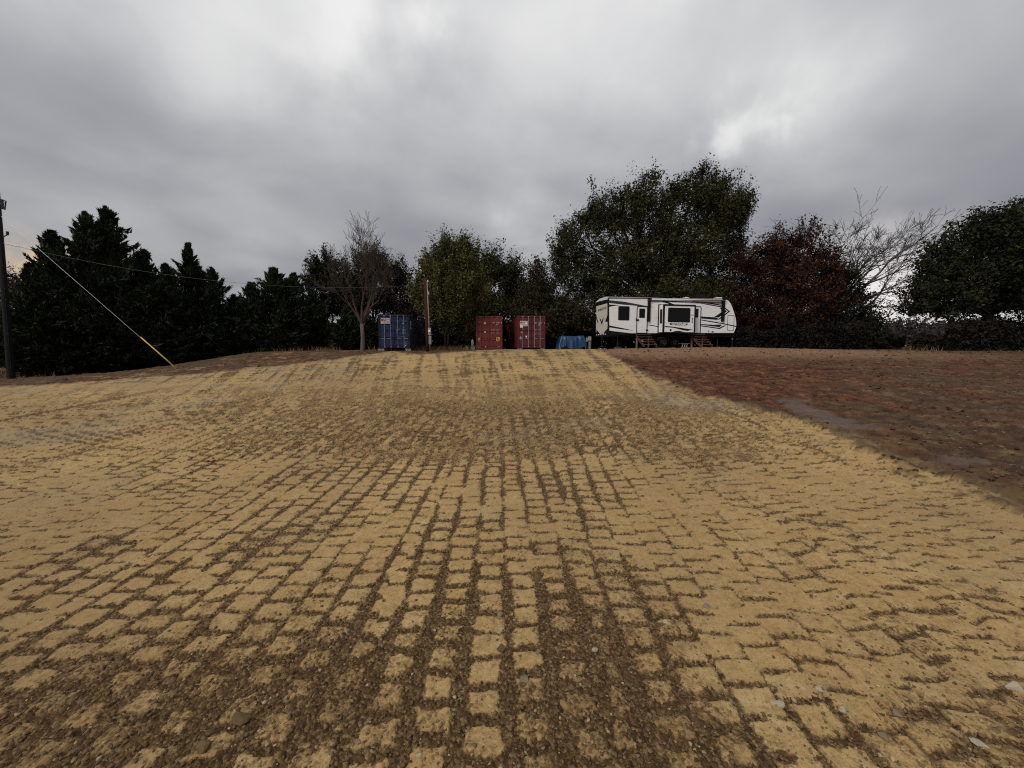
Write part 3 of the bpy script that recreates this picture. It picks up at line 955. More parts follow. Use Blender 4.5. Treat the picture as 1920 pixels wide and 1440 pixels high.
# --- cedars on the left, nearest first
for spec in (
    ('broad black-green cedar with the tallest pointed top, right one of the twin tips', 222, 391, 88, 27.5),
    ('tall dark cedar forming the left one of the twin tips', 184, 401, 86, 26.5),
    ('dark cedar with a shorter pointed top left of the twin-tipped cedars', 118, 437, 84, 25.5),
    ('low wide cedar nearest the dark utility pole', 78, 497, 66, 24.5),
    ('rounded dark cedar right of the twin tips, behind the guy wire', 284, 472, 76, 28.5),
    ('ragged open-topped cedar with the lone tip between the left cedars and wood edge', 366, 459, 60, 31.0),
    ('short dark cedar filling the gap below the ragged open-topped cedar', 322, 497, 58, 29.5),
    ('slim cedar leaning out on the right of the ragged open-topped cedar', 407, 505, 54, 31.5),
    ('low dark cedar at the dip of the service wire', 444, 556, 52, 32.0),
    ('cedar with the stepped left shoulder in the middle cedar clump', 478, 533, 56, 33.0),
    ('tallest cedar of the middle clump left of the bare tree', 522, 505, 70, 33.5),
    ('spiky cedar on the right side of the middle clump', 558, 515, 58, 34.5),
    ('dark cedar behind the left foot of the bare tree', 590, 545, 42, 35.0),
    ('low bushy cedar just behind the bare tree trunk', 652, 584, 40, 33.0),
    ('small bushy cedar tucked against the blue container', 694, 596, 28, 33.5),
):
    cedar(spec[0], spec[1], spec[2], spec[3], spec[4])

# --- trees behind
leafy_tree('pine_tree', 'slender open-crowned dark pine left of the bare tree', 607, 42,
           [(607, 500, 24, 24), (595, 530, 20, 20), (622, 540, 22, 22), (606, 575, 20, 24)], M['oak_dark'], 0.16, M['bark_dark'], 1.5, 0.15, sigma=0.3, up=1.0)
leafy_tree('oak_tree', 'dark leafy tree directly behind the bare tree', 700, 44,
           [(705, 500, 36, 26), (665, 515, 34, 28), (733, 505, 22, 20), (690, 560, 52, 40), (640, 570, 34, 32)], M['oak_dark'], 0.25, M['bark_dark'], 1.0, 0.16, sigma=0.45)
leafy_tree('oak_tree', 'plum-brown thin-leaved tree above the blue container', 752, 46,
           [(752, 525, 20, 20), (740, 560, 36, 34), (775, 565, 30, 34), (755, 605, 44, 30)], M['plum'], 0.2, M['bark_dark'], 0.9, 0.14, sigma=0.5)
leafy_tree('willow_tree', 'yellow-green fine-leaved tree behind the wooden service pole', 838, 35,
           [(815, 500, 30, 40), (845, 478, 26, 34), (875, 485, 24, 38), (835, 540, 54, 44), (878, 545, 38, 42), (800, 548, 26, 40), (850, 585, 52, 28)],
           M['willow'], 0.13, M['bark_dark'], 1.5, 0.11, stems=3, sigma=0.34, up=1.2, keep=0.8)
leafy_tree('oak_tree', 'olive-green tree rising behind the left red container', 925, 45,
           [(935, 505, 34, 36), (900, 500, 30, 34), (960, 520, 22, 34), (925, 560, 58, 44), (970, 570, 30, 40), (900, 605, 50, 32)], M['oak'], 0.24, M['bark_dark'], 1.0, 0.15, sigma=0.45)
leafy_tree('oak_tree', 'bronze-olive low tree above the right red container', 1015, 43,
           [(1012, 530, 28, 34), (1030, 560, 36, 40), (990, 575, 30, 40), (1020, 610, 48, 30), (1060, 600, 40, 40)], M['olive'], 0.22, M['bark_dark'], 1.1, 0.14, sigma=0.42)
leafy_tree('oak_tree', 'huge spreading olive-green oak towering behind the white trailer', 1235, 43,
           [(1118, 378, 15, 34), (1150, 398, 17, 40), (1195, 356, 20, 30), (1224, 348, 15, 26), (1272, 346, 15, 26), (1312, 340, 20, 28), (1348, 338, 24, 26), (1394, 390, 20, 38), (1042, 470, 14, 22), (1092, 420, 16, 30),
            (1120, 410, 26, 44), (1150, 435, 36, 54), (1085, 455, 42, 44), (1060, 485, 30, 30), (1195, 390, 34, 38), (1200, 440, 50, 58), (1255, 382, 28, 36), (1245, 425, 40, 50), (1300, 378, 38, 40), (1345, 375, 44, 38),
            (1330, 410, 56, 48), (1385, 400, 28, 44), (1375, 455, 40, 40), (1300, 470, 60, 40), (1230, 500, 70, 44), (1140, 520, 70, 50), (1070, 540, 46, 50), (1330, 520, 50, 40), (1250, 560, 90, 36), (1110, 590, 60, 34), (1360, 560, 50, 40)],
           M['oak'], 0.5, M['bark_dark'], 0.80, 0.145, sigma=0.44, up=0.8, depth=0.75, keep=0.52)
leafy_tree('red_oak_tree', 'rust-red leaved oak at the front end of the trailer', 1470, 41,
           [(1408, 490, 34, 34), (1448, 458, 22, 34), (1502, 452, 30, 32), (1540, 485, 26, 36), (1470, 490, 36, 36), (1395, 530, 46, 50), (1455, 530, 60, 50), (1520, 535, 54, 52), (1420, 585, 56, 40), (1490, 590, 66, 44), (1545, 570, 40, 44), (1560, 530, 24, 40)],
           M['rust'], 0.26, M['bark_dark'], 0.66, 0.15, sigma=0.40, keep=0.56)
leafy_tree('dark_tree', 'dark evergreen below the leafless tree, beside the bright gap', 1590, 43,
           [(1580, 520, 24, 34), (1605, 555, 28, 24), (1585, 600, 46, 40), (1630, 610, 26, 34), (1560, 620, 40, 30)], M['oak_dark'], 0.2, M['bark_dark'], 1.0, 0.15, sigma=0.4)
leafy_tree('dark_tree', 'great dark oak filling the right edge of the field', 1850, 31,
           [(1905, 425, 50, 44), (1850, 440, 44, 40), (1800, 472, 38, 34), (1755, 508, 34, 28), (1735, 545, 36, 18), (1790, 540, 48, 30), (1865, 505, 54, 46), (1950, 470, 60, 70), (1722, 572, 28, 11), (1760, 578, 34, 12), (1960, 555, 60, 50), (1850, 565, 46, 20), (1905, 550, 46, 34)],
           M['oak_dark'], 0.30, M['bark_dark'], 1.15, 0.14, sigma=0.40, keep=0.72)
leafy_tree('background_tree', 'dim leafy tree against the yellow glow behind the utility pole', 40, 44,
           [(30, 545, 34, 30), (75, 545, 34, 34), (-20, 560, 50, 40), (60, 600, 60, 40), (0, 630, 60, 40), (120, 570, 40, 40)], M['plum'], 0.2, M['bark_dark'], 0.35, 0.17, sigma=0.5)
bare_tree('bare_tree', 'leafless twiggy tree standing just left of the blue container', 680, 28.0,
          [(-0.36, 0.1, 1.0, 1.0), (0.06, -0.1, 1.0, 1.12), (0.36, 0.25, 1.0, 1.0), (-0.12, 0.3, 1.0, 1.1), (-0.66, -0.1, 0.9, 0.82), (0.2, -0.3, 1.0, 1.05), (0.62, 0.0, 0.9, 0.8)], 6, M['twig'], M['bark_pale'], 2.0, 0.14, 1.75, R(22), 0.46, kids=(2, 2), shrink=0.79, bscale=0.8)
bare_tree('bare_tree', 'leafless grey tree fanning out behind the rust-red oak', 1550, 47.0,
          [(math.sin(R(a_)), dy_, math.cos(R(a_)), f_) for a_, dy_, f_ in ((-34, 0.2, 0.85), (-22, -0.2, 0.95), (-11, 0.25, 1.0), (0, -0.2, 1.05), (9, 0.2, 1.08), (18, -0.15, 1.1), (28, 0.2, 1.1), (38, -0.1, 1.08), (48, 0.1, 1.0), (58, -0.1, 0.9))],
          5, M['twig_grey'], M['bark_dark'], 3.8, 0.36, 3.9, R(23), 0.10, kids=(2, 3), shrink=0.775, bscale=1.5)
bare_tree('bare_tree', 'faint leafless tree behind the left cedars against the glow', 45, 48.0,
          [(-0.4, 0, 1.0, 0.9), (0.1, 0.1, 1.0, 1.0), (0.5, 0, 0.9, 0.9)], 4, M['twig'], M['bark_dark'], 3.5, 0.16, 2.9, R(25), 0.35)


def mass(name, mat, spans, n, leaf, label=None, kind='stuff'):
    """undergrowth nobody could count: spans of (px0, px1, Y0, Y1, height)"""
    LV = []
    tot = sum(abs(s[1] - s[0]) for s in spans)
    for (a, b_, Y0, Y1, hgt) in spans:
        k = int(n * abs(b_ - a) / tot)
        yv = rng.uniform(Y0, Y1, k)
        xv = (rng.uniform(a, b_, k) - 960) / FPX * yv
        g = base_h(xv, yv)
        hh = hgt * (0.72 + 0.5 * fbm(xv * 0.35, yv * 0.35, 3, 300))
        pts = np.stack([xv, yv, g + rng.uniform(0, 1, k) ** 0.8 * hh], 1)
        L = leaf * rng.uniform(0.6, 1.5, k)
        LV.append(leaf_geo(pts, unit(rng.normal(size=(k, 3)) + np.array([0, 0, 0.6])), L, L * 0.42))
    V = np.concatenate(LV)
    o = link_mesh(name, quick_mesh(name, V, np.arange(len(V)).reshape(-1, 3)), mat)
    return tag(o, label, None, None, kind)


mass('woodland_undergrowth', M['brush'], [(-260, 620, 38, 48, 4.2), (560, 800, 44, 52, 4.0), (760, 1120, 47.5, 55, 5.0), (1040, 1560, 45, 54, 5.2), (1540, 1660, 44, 50, 3.2)], 70000, 0.55)
mass('thicket', M['brush'], [(1710, 1800, 29.5, 36, 1.3), (1770, 2150, 28.5, 36, 2.9), (1380, 1480, 37.5, 41, 2.6), (1450, 1630, 37, 42, 3.6)], 76000, 0.26)
mass('distant_woods', M['wood_far'], [(1560, 1860, 95, 120, 10.5), (-500, 300, 70, 90, 9.0)], 30000, 1.1)
leafy_tree('small_bush', 'small dark round bush alone in the bright gap', 1672, 37, [(1672, 638, 17, 11), (1660, 643, 12, 8), (1684, 643, 11, 8)], M['oak_dark'], 0.03, M['bark_dark'], 3.0, 0.10, sigma=0.14, cat='bush')


def grass(name, mat, spans, n, h):
    LV = []
    for (a, b_, Y0, Y1) in spans:
        k = int(n / len(spans))
        yv = rng.uniform(Y0, Y1, k)
        xv = (rng.uniform(a, b_, k) - 960) / FPX * yv
        keep = fbm(xv * 0.8, yv * 0.8, 3, 310) > -0.05
        xv, yv = xv[keep], yv[keep]
        g, _ = ground_fields(xv, yv)
        L = h * rng.uniform(0.5, 1.4, len(xv))
        pts = np.stack([xv, yv, g + L * 0.42], 1)
        LV.append(leaf_geo(pts, unit(rng.normal(size=pts.shape) * 0.35 + np.array([0, 0, 1])), L, 0.03))
    V = np.concatenate(LV)
    return tag(link_mesh(name, quick_mesh(name, V, np.arange(len(V)).reshape(-1, 3)), mat), kind='stuff')


grass('dry_grass', M['straw'], [(-60, 110, 23.5, 30), (330, 640, 31, 37), (690, 900, 31.5, 40), (1700, 1950, 29, 33)], 9000, 0.38)


# ------------------------------------------------------------------ lettering
def text_verts(txt, shear=0.0):
    cu = bpy.data.curves.new('lettering', 'FONT')
    cu.body = txt
    cu.extrude = 0.0
    cu.shear = shear
    cu.offset = 0.03
    cu.resolution_u = 2
    ob = bpy.data.objects.new('lettering', cu)
    col.objects.link(ob)
    bpy.context.view_layer.update()
    me = bpy.data.meshes.new_from_object(ob.evaluated_get(bpy.context.evaluated_depsgraph_get()))
    V = np.array([v.co[:] for v in me.vertices])
    F = [tuple(p.vertices) for p in me.polygons]
    bpy.data.objects.remove(ob)
    bpy.data.curves.remove(cu)
    bpy.data.meshes.remove(me)
    V[:, :2] -= V[:, :2].min(0)
    V[:, :2] /= V[:, :2].max(0)
    return V, F


def lettering(txt, fn, mat, parent, shear=0.0, name='letter'):
    """fn maps (a, b) in the unit square to a local point; one mesh for each letter"""
    n = len(txt)
    for k, ch in enumerate(txt):
        if ch == '-':
            V, F = np.array([(0.1, 0.42, 0), (0.9, 0.42, 0), (0.9, 0.6, 0), (0.1, 0.6, 0)]), [(0, 1, 2, 3)]
        else:
            V, F = text_verts(ch, shear)
        me = bpy.data.meshes.new(name)
        me.from_pydata([tuple(fn((k + 0.04 + 0.94 * v[0]) / n, v[1])) for v in V], [], F)
        me.update()
        link_mesh(name, me, mat, parent)


def glyph_row(mb, x0, x1, z0, z1, y, n, gap=()):
    """a line of characters too small to read: one small upright mark each"""
    w = (x1 - x0) / n
    for i in range(n):
        if i in gap: continue
        a, b_ = x0 + i * w + 0.12 * w, x0 + (i + 1) * w - 0.12 * w
        k = (i * 7 + n) % 4
        if k == 0: mb.box(a, b_, y - 0.003, y, z0, z0 + (z1 - z0) * 0.3); mb.box(a, a + (b_ - a) * 0.35, y - 0.003, y, z0 + (z1 - z0) * 0.3, z1)
        elif k == 1: mb.box(a, b_, y - 0.003, y, z1 - (z1 - z0) * 0.3, z1); mb.box(b_ - (b_ - a) * 0.35, b_, y - 0.003, y, z0, z1 - (z1 - z0) * 0.3)
        elif k == 2: mb.box(a, a + (b_ - a) * 0.35, y - 0.003, y, z0, z1); mb.box(b_ - (b_ - a) * 0.35, b_, y - 0.003, y, z0, z1)
        else: mb.box(a, b_, y - 0.003, y, z0, z1)


# ------------------------------------------------------------------ shipping containers
def container(label, loc, rz, W, H, L, paint, side_paint, bar_mat, front):
    root = empty('shipping_container', loc, rz, label, 'container', 'shipping containers at the wood edge')
    hw = W / 2
    # corner posts, castings, rails
    for sx in (-1, 1):
        for y0, y1 in ((0.0, 0.16), (L - 0.16, L)):
            a, b_ = sorted((sx * hw, sx * (hw - 0.13)))
            MB().box(a, b_, y0, y1, 0.118, H - 0.118).build('corner_post', side_paint, root, bevel=0.012)
            for z0, z1 in ((0.0, 0.118), (H - 0.118, H)):
                a2, b2 = sorted((sx * (hw + 0.004), sx * (hw - 0.165)))
                yy0, yy1 = (y0 - 0.006, y0 + 0.178) if y0 == 0 else (y1 - 0.178, y1 + 0.006)
                c = MB().box(a2, b2, yy0, yy1, z0, z1).build('corner_casting', side_paint, root, bevel=0.012)
        for z0, z1, nm in ((0.02, 0.16, 'bottom_rail'), (H - 0.09, H - 0.02, 'top_rail')):
            a, b_ = sorted((sx * (hw - 0.005), sx * (hw - 0.065)))
            MB().box(a, b_, 0.18, L - 0.18, z0, z1).build(nm, side_paint, root)
        # corrugated side wall
        rows, y = [], 0.16
        prof = []
        while y < L - 0.2:
            for dy, dp in ((0.0, 0.0), (0.07, 0.0), (0.14, 0.036), (0.21, 0.036)):
                prof.append((min(y + dy, L - 0.165), dp))
            y += 0.28
        prof.append((L - 0.165, 0.0))
        xs_ = [sx * (hw - 0.012 - dp) for _, dp in prof]
        mb = MB()
        mb.grid([[(x_, yy, z) for x_, (yy, _) in zip(xs_, prof)] for z in (0.14, H - 0.07)])
        mb.build('side_wall', side_paint, root)
    MB().box(-hw + 0.05, hw - 0.05, 0.12, L - 0.05, H - 0.05, H - 0.022).build('roof', side_paint, root)
    MB().box(-hw + 0.13, hw - 0.13, L - 0.06, L - 0.02, 0.1, H - 0.09).build('end_wall', side_paint, root)
    MB().box(-hw + 0.05, hw - 0.05, 0.1, L - 0.05, 0.10, 0.15).build('floor_frame', side_paint, root)
    MB().box(-hw + 0.165, hw - 0.165, 0.0, 0.14, H - 0.115, H - 0.004).build('door_header', paint, root, bevel=0.01)
    MB().box(-hw + 0.165, hw - 0.165, 0.0, 0.14, 0.02, 0.135).build('door_sill', side_paint, root, bevel=0.01)
    zb, zt = 0.145, H - 0.125
    doors = []
    for sx in (-1, 1):
        x0, x1 = (-hw + 0.145, -0.018) if sx < 0 else (0.018, hw - 0.145)
        d = MB()
        # pressed sheet: proud bands with recessed bands between
        nb = 4
        hb = (zt - zb) / nb
        for k in range(nb):
            z0 = zb + k * hb
            d.box(x0 + 0.05, x1 - 0.05, 0.052, 0.085, z0 + 0.001, z0 + 0.16 * hb)
            d.prism([(x0 + 0.05, 0.085, z0 + 0.16 * hb), (x1 - 0.05, 0.085, z0 + 0.16 * hb), (x1 - 0.05, 0.085, z0 + hb), (x0 + 0.05, 0.085, z0 + hb)],
                    [(x0 + 0.05, 0.03, z0 + 0.22 * hb), (x1 - 0.05, 0.03, z0 + 0.22 * hb), (x1 - 0.05, 0.03, z0 + 0.94 * hb), (x0 + 0.05, 0.03, z0 + 0.94 * hb)])
        d.box(x0, x0 + 0.05, 0.022, 0.085, zb, zt).box(x1 - 0.05, x1, 0.022, 0.085, zb, zt)
        door = d.build('door', paint, root)
        doors.append(door)
        MB().box(x0 - 0.012 if sx > 0 else x1, x0 if sx > 0 else x1 + 0.012, 0.03, 0.08, zb, zt).build('gasket', M['gasket'], door)
        for f in (0.30, 0.76) if sx < 0 else (0.24, 0.70):
            xb = x0 + (x1 - x0) * f
            lb = MB().tube([(xb, -0.012, zb - 0.07), (xb, -0.012, zt + 0.07)], 0.021, 8)
            for zz in (zb - 0.07, zt + 0.0):
                lb.box(xb - 0.045, xb + 0.045, -0.03, 0.02, zz, zz + 0.075)
            for zz in (0.3, 0.62):
                lb.box(xb - 0.035, xb + 0.035, -0.02, 0.03, zb + (zt - zb) * zz, zb + (zt - zb) * zz + 0.04)
            bar = lb.build('lock_bar', bar_mat, door)
            MB().box(xb if sx > 0 else xb - 0.30, xb + 0.30 if sx > 0 else xb, -0.042, -0.026, zb + 0.26 * (zt - zb), zb + 0.26 * (zt - zb) + 0.03).build('lock_handle', bar_mat, bar)
        for k in range(4):
            zz = zb + (zt - zb) * (0.1 + 0.265 * k)
            xa = x0 - 0.05 if sx < 0 else x1 - 0.02
            MB().box(xa, xa + 0.07, -0.008, 0.03, zz, zz + 0.11).build('hinge', paint, door)
    front(root, doors, hw, H, zb, zt)
    return root


def hire_sign(parent, x0, x1, z0, z1, extra=False):
    s_ = MB().box(x0, x1, -0.045, -0.036, z0, z1).build('sign_board', M['white'], parent)
    w, h = x1 - x0, z1 - z0
    MB().box(x0 + 0.03 * w, x0 + 0.64 * w, -0.049, -0.0455, z0 + 0.50 * h, z1 - 0.10 * h).build('red_band', M['sign_red'], s_)
    MB().box(x0 + 0.66 * w, x1 - 0.03 * w, -0.049, -0.0455, z1 - 0.24 * h, z1 - 0.10 * h).build('red_band', M['sign_red'], s_)
    t_ = MB()
    glyph_row(t_, x0 + 0.22 * w, x0 + 0.58 * w, z0 + 0.60 * h, z1 - 0.18 * h, -0.0495, 5)
    t_.build('lettering', M['letter'], s_)
    t_ = MB()
    glyph_row(t_, x0 + 0.06 * w, x0 + 0.94 * w, z0 + 0.24 * h, z0 + 0.42 * h, -0.0455, 11)
    t_.build('lettering', M['sign_red'], s_)
    t_ = MB()
    glyph_row(t_, x0 + 0.30 * w, x0 + 0.94 * w, z0 + 0.08 * h, z0 + 0.17 * h, -0.0455, 12)
    t_.build('lettering', M['decal'], s_)
    if extra:
        MB().box(x0 + 0.02 * w, x0 + 0.40 * w, -0.044, -0.036, z0 - 0.30 * h, z0 - 0.01 * h).build('sticker', M['white'], parent)


def disc(mb, cx, cz, r, y, n=16, t=0.003):
    p = [(cx + r * math.cos(2 * math.pi * i / n), y, cz + r * math.sin(2 * math.pi * i / n)) for i in range(n)]
    mb.prism([(a, y - t, c) for a, _, c in p], p)


YF = 0.0285      # just proud of the pressed door panels


def front_blue(root, doors, hw, H, zb, zt):
    l_, r_ = doors
    hire_sign(l_, -hw + 0.20, -hw + 0.86, H - 0.70, H - 0.27)
    m = MB()
    glyph_row(m, 0.16, 0.40, H - 0.50, H - 0.44, YF, 5)
    glyph_row(m, 0.58, 0.92, H - 0.50, H - 0.44, YF, 7)
    glyph_row(m, 0.16, 0.40, H - 0.64, H - 0.59, YF, 4)
    glyph_row(m, 0.22, 0.84, 0.86, 0.91, YF, 9)
    m.build('lettering', M['letter_dim'], r_)
    m = MB()
    glyph_row(m, 0.15, 0.42, H - 1.14, H - 1.09, YF, 5, (1,))
    glyph_row(m, 0.15, 0.26, H - 1.25, H - 1.19, YF, 2)
    glyph_row(m, 0.15, 0.24, H - 1.38, H - 1.32, YF, 2)
    m.build('lettering', M['letter'], r_)
    m = MB(); disc(m, 0.67, H - 0.665, 0.055, YF); m.build('round_sticker', M['letter'], r_)
    m = MB()
    for k in range(6): m.box(0.60, 0.78, YF - 0.003, YF, H - 1.46 + 0.062 * k, H - 1.42 + 0.062 * k)
    m.box(0.80, 0.83, YF - 0.003, YF, H - 1.46, H - 1.09)
    m.build('data_plate', M['letter_dim'], r_)
    MB().box(0.76, 0.90, YF - 0.004, YF, 0.31, 0.53).build('approval_plate', plain('dull_green_plate', (0.10, 0.13, 0.08), 0.6), r_)
    m = MB(); disc(m, 0.83, 0.225, 0.042, YF); m.build('round_sticker', M['lens'], r_)
    # letters on the long side
    xs_ = hw - 0.006
    lettering('EX', lambda a, b_: (xs_, 0.35 + 0.62 * a, H - 1.05 + 0.62 * b_), M['letter'], root)
    lettering('1', lambda a, b_: (xs_, 0.62 + 0.10 * a, H - 1.45 + 0.26 * b_), M['letter_dim'], root)


def front_red(root, doors, hw, H, zb, zt):
    l_, r_ = doors
    m = MB(); glyph_row(m, -hw + 0.2, -hw + 0.5, H - 0.60, H - 0.55, YF, 7); m.build('lettering', M['letter_dim'], l_)
    m = MB(); disc(m, -0.37, H - 0.62, 0.095, YF); m.build('round_sticker', M['letter'], l_)
    m = MB(); m.prism([(-0.47, YF - 0.003, H - 1.45), (-0.27, YF - 0.003, H - 1.45), (-0.37, YF - 0.003, H - 1.29)], [(-0.47, YF, H - 1.45), (-0.27, YF, H - 1.45), (-0.37, YF, H - 1.29)])
    m.build('triangle_sticker', M['letter'], l_)
    MB().box(-hw + 0.19, -hw + 0.37, YF - 0.004, YF, 0.72, 1.0).build('data_plate', M['letter_dim'], l_)
    m = MB(); disc(m, -0.34, 0.22, 0.04, YF); m.build('round_sticker', M['letter'], l_)
    m = MB()
    glyph_row(m, 0.28, 0.49, H - 0.62, H - 0.54, YF, 4)
    glyph_row(m, 0.62, 0.94, H - 0.62, H - 0.54, YF, 6)
    glyph_row(m, 0.62, 0.82, H - 0.78, H - 0.70, YF, 4)
    m.build('lettering', M['letter'], r_)
    m = MB()
    for k, (n_, w) in enumerate(((7, 0.36), (5, 0.30), (0, 0), (6, 0.30), (4, 0.22))):
        if n_: glyph_row(m, 0.17, 0.17 + w, H - 1.19 - 0.095 * k, H - 1.13 - 0.095 * k, YF, n_)
        if n_: glyph_row(m, 0.64, 0.90, H - 1.19 - 0.095 * k, H - 1.13 - 0.095 * k, YF, 5)
    m.build('lettering', M['letter_dim'], r_)
    y_ = MB().box(0.64, 0.94, YF - 0.004, YF, 0.72, 1.08).build('yellow_placard', M['ydecal'], r_)
    m = MB(); glyph_row(m, 0.68, 0.90, 0.98, 1.03, YF - 0.0045, 6); m.box(0.73, 0.85, YF - 0.0075, YF - 0.0045, 0.80, 0.92); m.build('lettering', M['wood'], y_)
    m = MB(); disc(m, 0.88, 0.22, 0.04, YF); m.build('round_sticker', M['letter'], r_)
    m = MB(); glyph_row(m, -hw + 0.2, -0.55, H - 0.075, H - 0.045, -0.001, 9); glyph_row(m, 0.6, hw - 0.2, H - 0.075, H - 0.045, -0.001, 8); m.build('lettering', M['letter_dim'], root)
    m = MB(); glyph_row(m, hw - 0.11, hw - 0.05, H - 0.66, H - 0.52, -0.001, 1); m.build('lettering', M['letter'], root)


def front_maroon(root, doors, hw, H, zb, zt):
    l_, r_ = doors
    hire_sign(l_, -hw + 0.20, -hw + 0.86, H - 0.90, H - 0.46, True)
    m = MB(); disc(m, -hw + 0.34, H - 1.42, 0.07, YF); m.build('round_sticker', M['letter_dim'], l_)
    m = MB(); m.prism([(-0.54, YF - 0.003, 1.06), (-0.36, YF - 0.003, 1.06), (-0.45, YF - 0.003, 0.87)], [(-0.54, YF, 1.06), (-0.36, YF, 1.06), (-0.45, YF, 0.87)])
    m.build('triangle_sticker', M['lens'], l_)
    MB().box(-hw + 0.17, -hw + 0.34, YF - 0.004, YF, 0.72, 1.0).build('data_plate', M['letter_dim'], l_)
    m = MB()
    glyph_row(m, 0.28, 0.48, H - 0.66, H - 0.58, YF, 4)
    glyph_row(m, 0.60, 0.92, H - 0.66, H - 0.58, YF, 6)
    glyph_row(m, 0.60, 0.80, H - 0.82, H - 0.74, YF, 4)
    m.build('lettering', M['letter'], r_)
    m = MB()
    for k, (n_, w) in enumerate(((3, 0.17), (3, 0.15), (0, 0), (3, 0.17), (2, 0.12))):
        if n_: glyph_row(m, 0.31, 0.31 + w, H - 1.22 - 0.10 * k, H - 1.16 - 0.10 * k, YF, n_)
        if n_: glyph_row(m, 0.61, 0.86, H - 1.22 - 0.10 * k, H - 1.16 - 0.10 * k, YF, 5)
    m.build('lettering', M['letter_dim'], r_)
    m = MB(); glyph_row(m, hw - 0.10, hw - 0.05, H - 0.70, H - 0.58, -0.001, 1); m.build('lettering', M['letter'], root)
    m = MB()
    for k in range(4): m.box(-hw + 0.003, -hw + 0.006, 7.2, 7.6, H - 1.0 - 0.2 * k, H - 0.86 - 0.2 * k)
    m.build('lettering', M['letter'], root)


def ground_under(cx, cy, rz, hw, L):
    return max(gz(cx + s_ * hw * math.cos(rz) - v * math.sin(rz), cy + s_ * hw * math.sin(rz) + v * math.cos(rz)) for s_ in (-1, 1) for v in (0, L))


cb = P(740, 652, 30.0)
container('dark blue shipping container up on blocks, red and white sign on its door', (cb.x, 30.0, P(740, 653.2, 30).z), R(8.1), 2.36, 2.59, 12.19, M['blue'], M['blue_side'], M['lockbar'], front_blue)
cr = P(917.3, 654, 34.6)
container('brick-red shipping container with a yellow placard, left of the red pair', (cr.x, 34.6, P(917, 654.8, 34.6).z), R(1.7), 2.37, 2.93, 12.19, M['red'], M['red'], M['lockbar_red'], front_red)
cm = P(996.5, 652, 33.7)
container('maroon shipping container with a white and red sign, right of the red pair', (cm.x, 33.7, P(996, 652.6, 33.7).z), R(5.9), 2.44, 2.79, 12.19, M['maroon'], M['maroon'], M['lockbar'], front_maroon)

# concrete blocks that carry the containers
def block(label, x, y, top, rz=0.0, w=0.4, d=0.4, grp='blocks under the containers'):
    b0 = gz(x, y) - 0.15
    r_ = empty('support_block', (x, y, b0), rz, label, 'block', grp)
    n = 2 if top - b0 > 0.3 else 1
    hh = (top - b0) / n
    for k in range(n):
        m = MB()
        m.box(-w / 2, w / 2, -d / 2, -d / 2 + 0.06, k * hh, (k + 1) * hh - 0.004).box(-w / 2, w / 2, d / 2 - 0.06, d / 2, k * hh, (k + 1) * hh - 0.004)
        for xx in (-w / 2, -0.03, w / 2 - 0.06): m.box(xx, xx + 0.06, -d / 2 + 0.06, d / 2 - 0.06, k * hh, (k + 1) * hh - 0.005)
        m.build('block_unit', M['block'], r_)


for nm, cx_, cy_, rz_, zc_, hw_ in (('dark blue container', cb.x, 30.0, R(8.1), P(740, 653.2, 30).z, 1.0), ('brick-red container', cr.x, 34.6, R(1.7), P(917, 654.8, 34.6).z, 1.0), ('maroon container', cm.x, 33.7, R(5.9), P(996, 652.6, 33.7).z, 1.0)):
    for s_ in (-1, 1):
        for v, w_ in ((0.25, 'front'), (11.9, 'rear')):
            block('grey concrete block under the %s %s corner of the %s' % (w_, 'left' if s_ < 0 else 'right', nm),
                  cx_ + s_ * hw_ * math.cos(rz_) - v * math.sin(rz_), cy_ + s_ * hw_ * math.sin(rz_) + v * math.cos(rz_), zc_, rz_)

# ------------------------------------------------------------------ travel trailer
RV_ANG = math.atan2(0.184, 0.983)
C0 = P(1090 + 305 / 6, 600, 31.0)
RVZ = P(1170, 649.5, 31.3).z
UX = Vector((math.cos(RV_ANG), math.sin(RV_ANG), 0))
WX = Vector((-math.sin(RV_ANG), math.cos(RV_ANG), 0))
O0 = Vector((C0.x, C0.y, RVZ))


def rv(cx, cy, y=0.0):
    """zoomed-photo coordinates -> (along, up) on the trailer's side plane at inward offset y"""
    d = ray(1090 + cx / 6, 530 + cy / 6)
    e = Vector((0, 0, EYE))
    t = ((O0 + WX * y) - e).dot(WX) / d.dot(WX)
    q = e + d * t - O0
    return q.dot(UX), q.z


def rvr(cx, cy):
    """second zoom (rear wall) -> (inward, up) on the rear plane"""
    d = ray(1100 + cx / 12, 545 + cy / 12)
    e = Vector((0, 0, EYE))
    t = (O0 - e).dot(UX) / d.dot(UX)
    q = e + d * t - O0
    return q.dot(WX), q.z


trailer = empty('travel_trailer', O0, RV_ANG, 'long white travel trailer with black stripes and a slide-out, parked by the wood', 'trailer')


def box_of(x0, y0, x1, y1, y=0.0):
    xm, ym = (x0 + x1) / 2, (y0 + y1) / 2
    return rv(x0, ym, y)[0], rv(x1, ym, y)[0], rv(xm, y1, y)[1], rv(xm, y0, y)[1]


def side_poly(pts, y, mat, name, parent=None, th=0.004, closed=True):
    q = [rv(a, c, y) for a, c in pts]
    return MB().prism([(s_, y - th, t_) for s_, t_ in q], [(s_, y - 0.0005, t_) for s_, t_ in q]).build(name, mat, parent or trailer)


def rrect(s0, s1, t0, t1, r, n=5):
    out = []
    for cx, cz, a0 in ((s1 - r, t1 - r, 0), (s0 + r, t1 - r, 90), (s0 + r, t0 + r, 180), (s1 - r, t0 + r, 270)):
        for k in range(n + 1):
            a = R(a0 + 90 * k / n)
            out.append((cx + r * math.cos(a), cz + r * math.sin(a)))
    return out


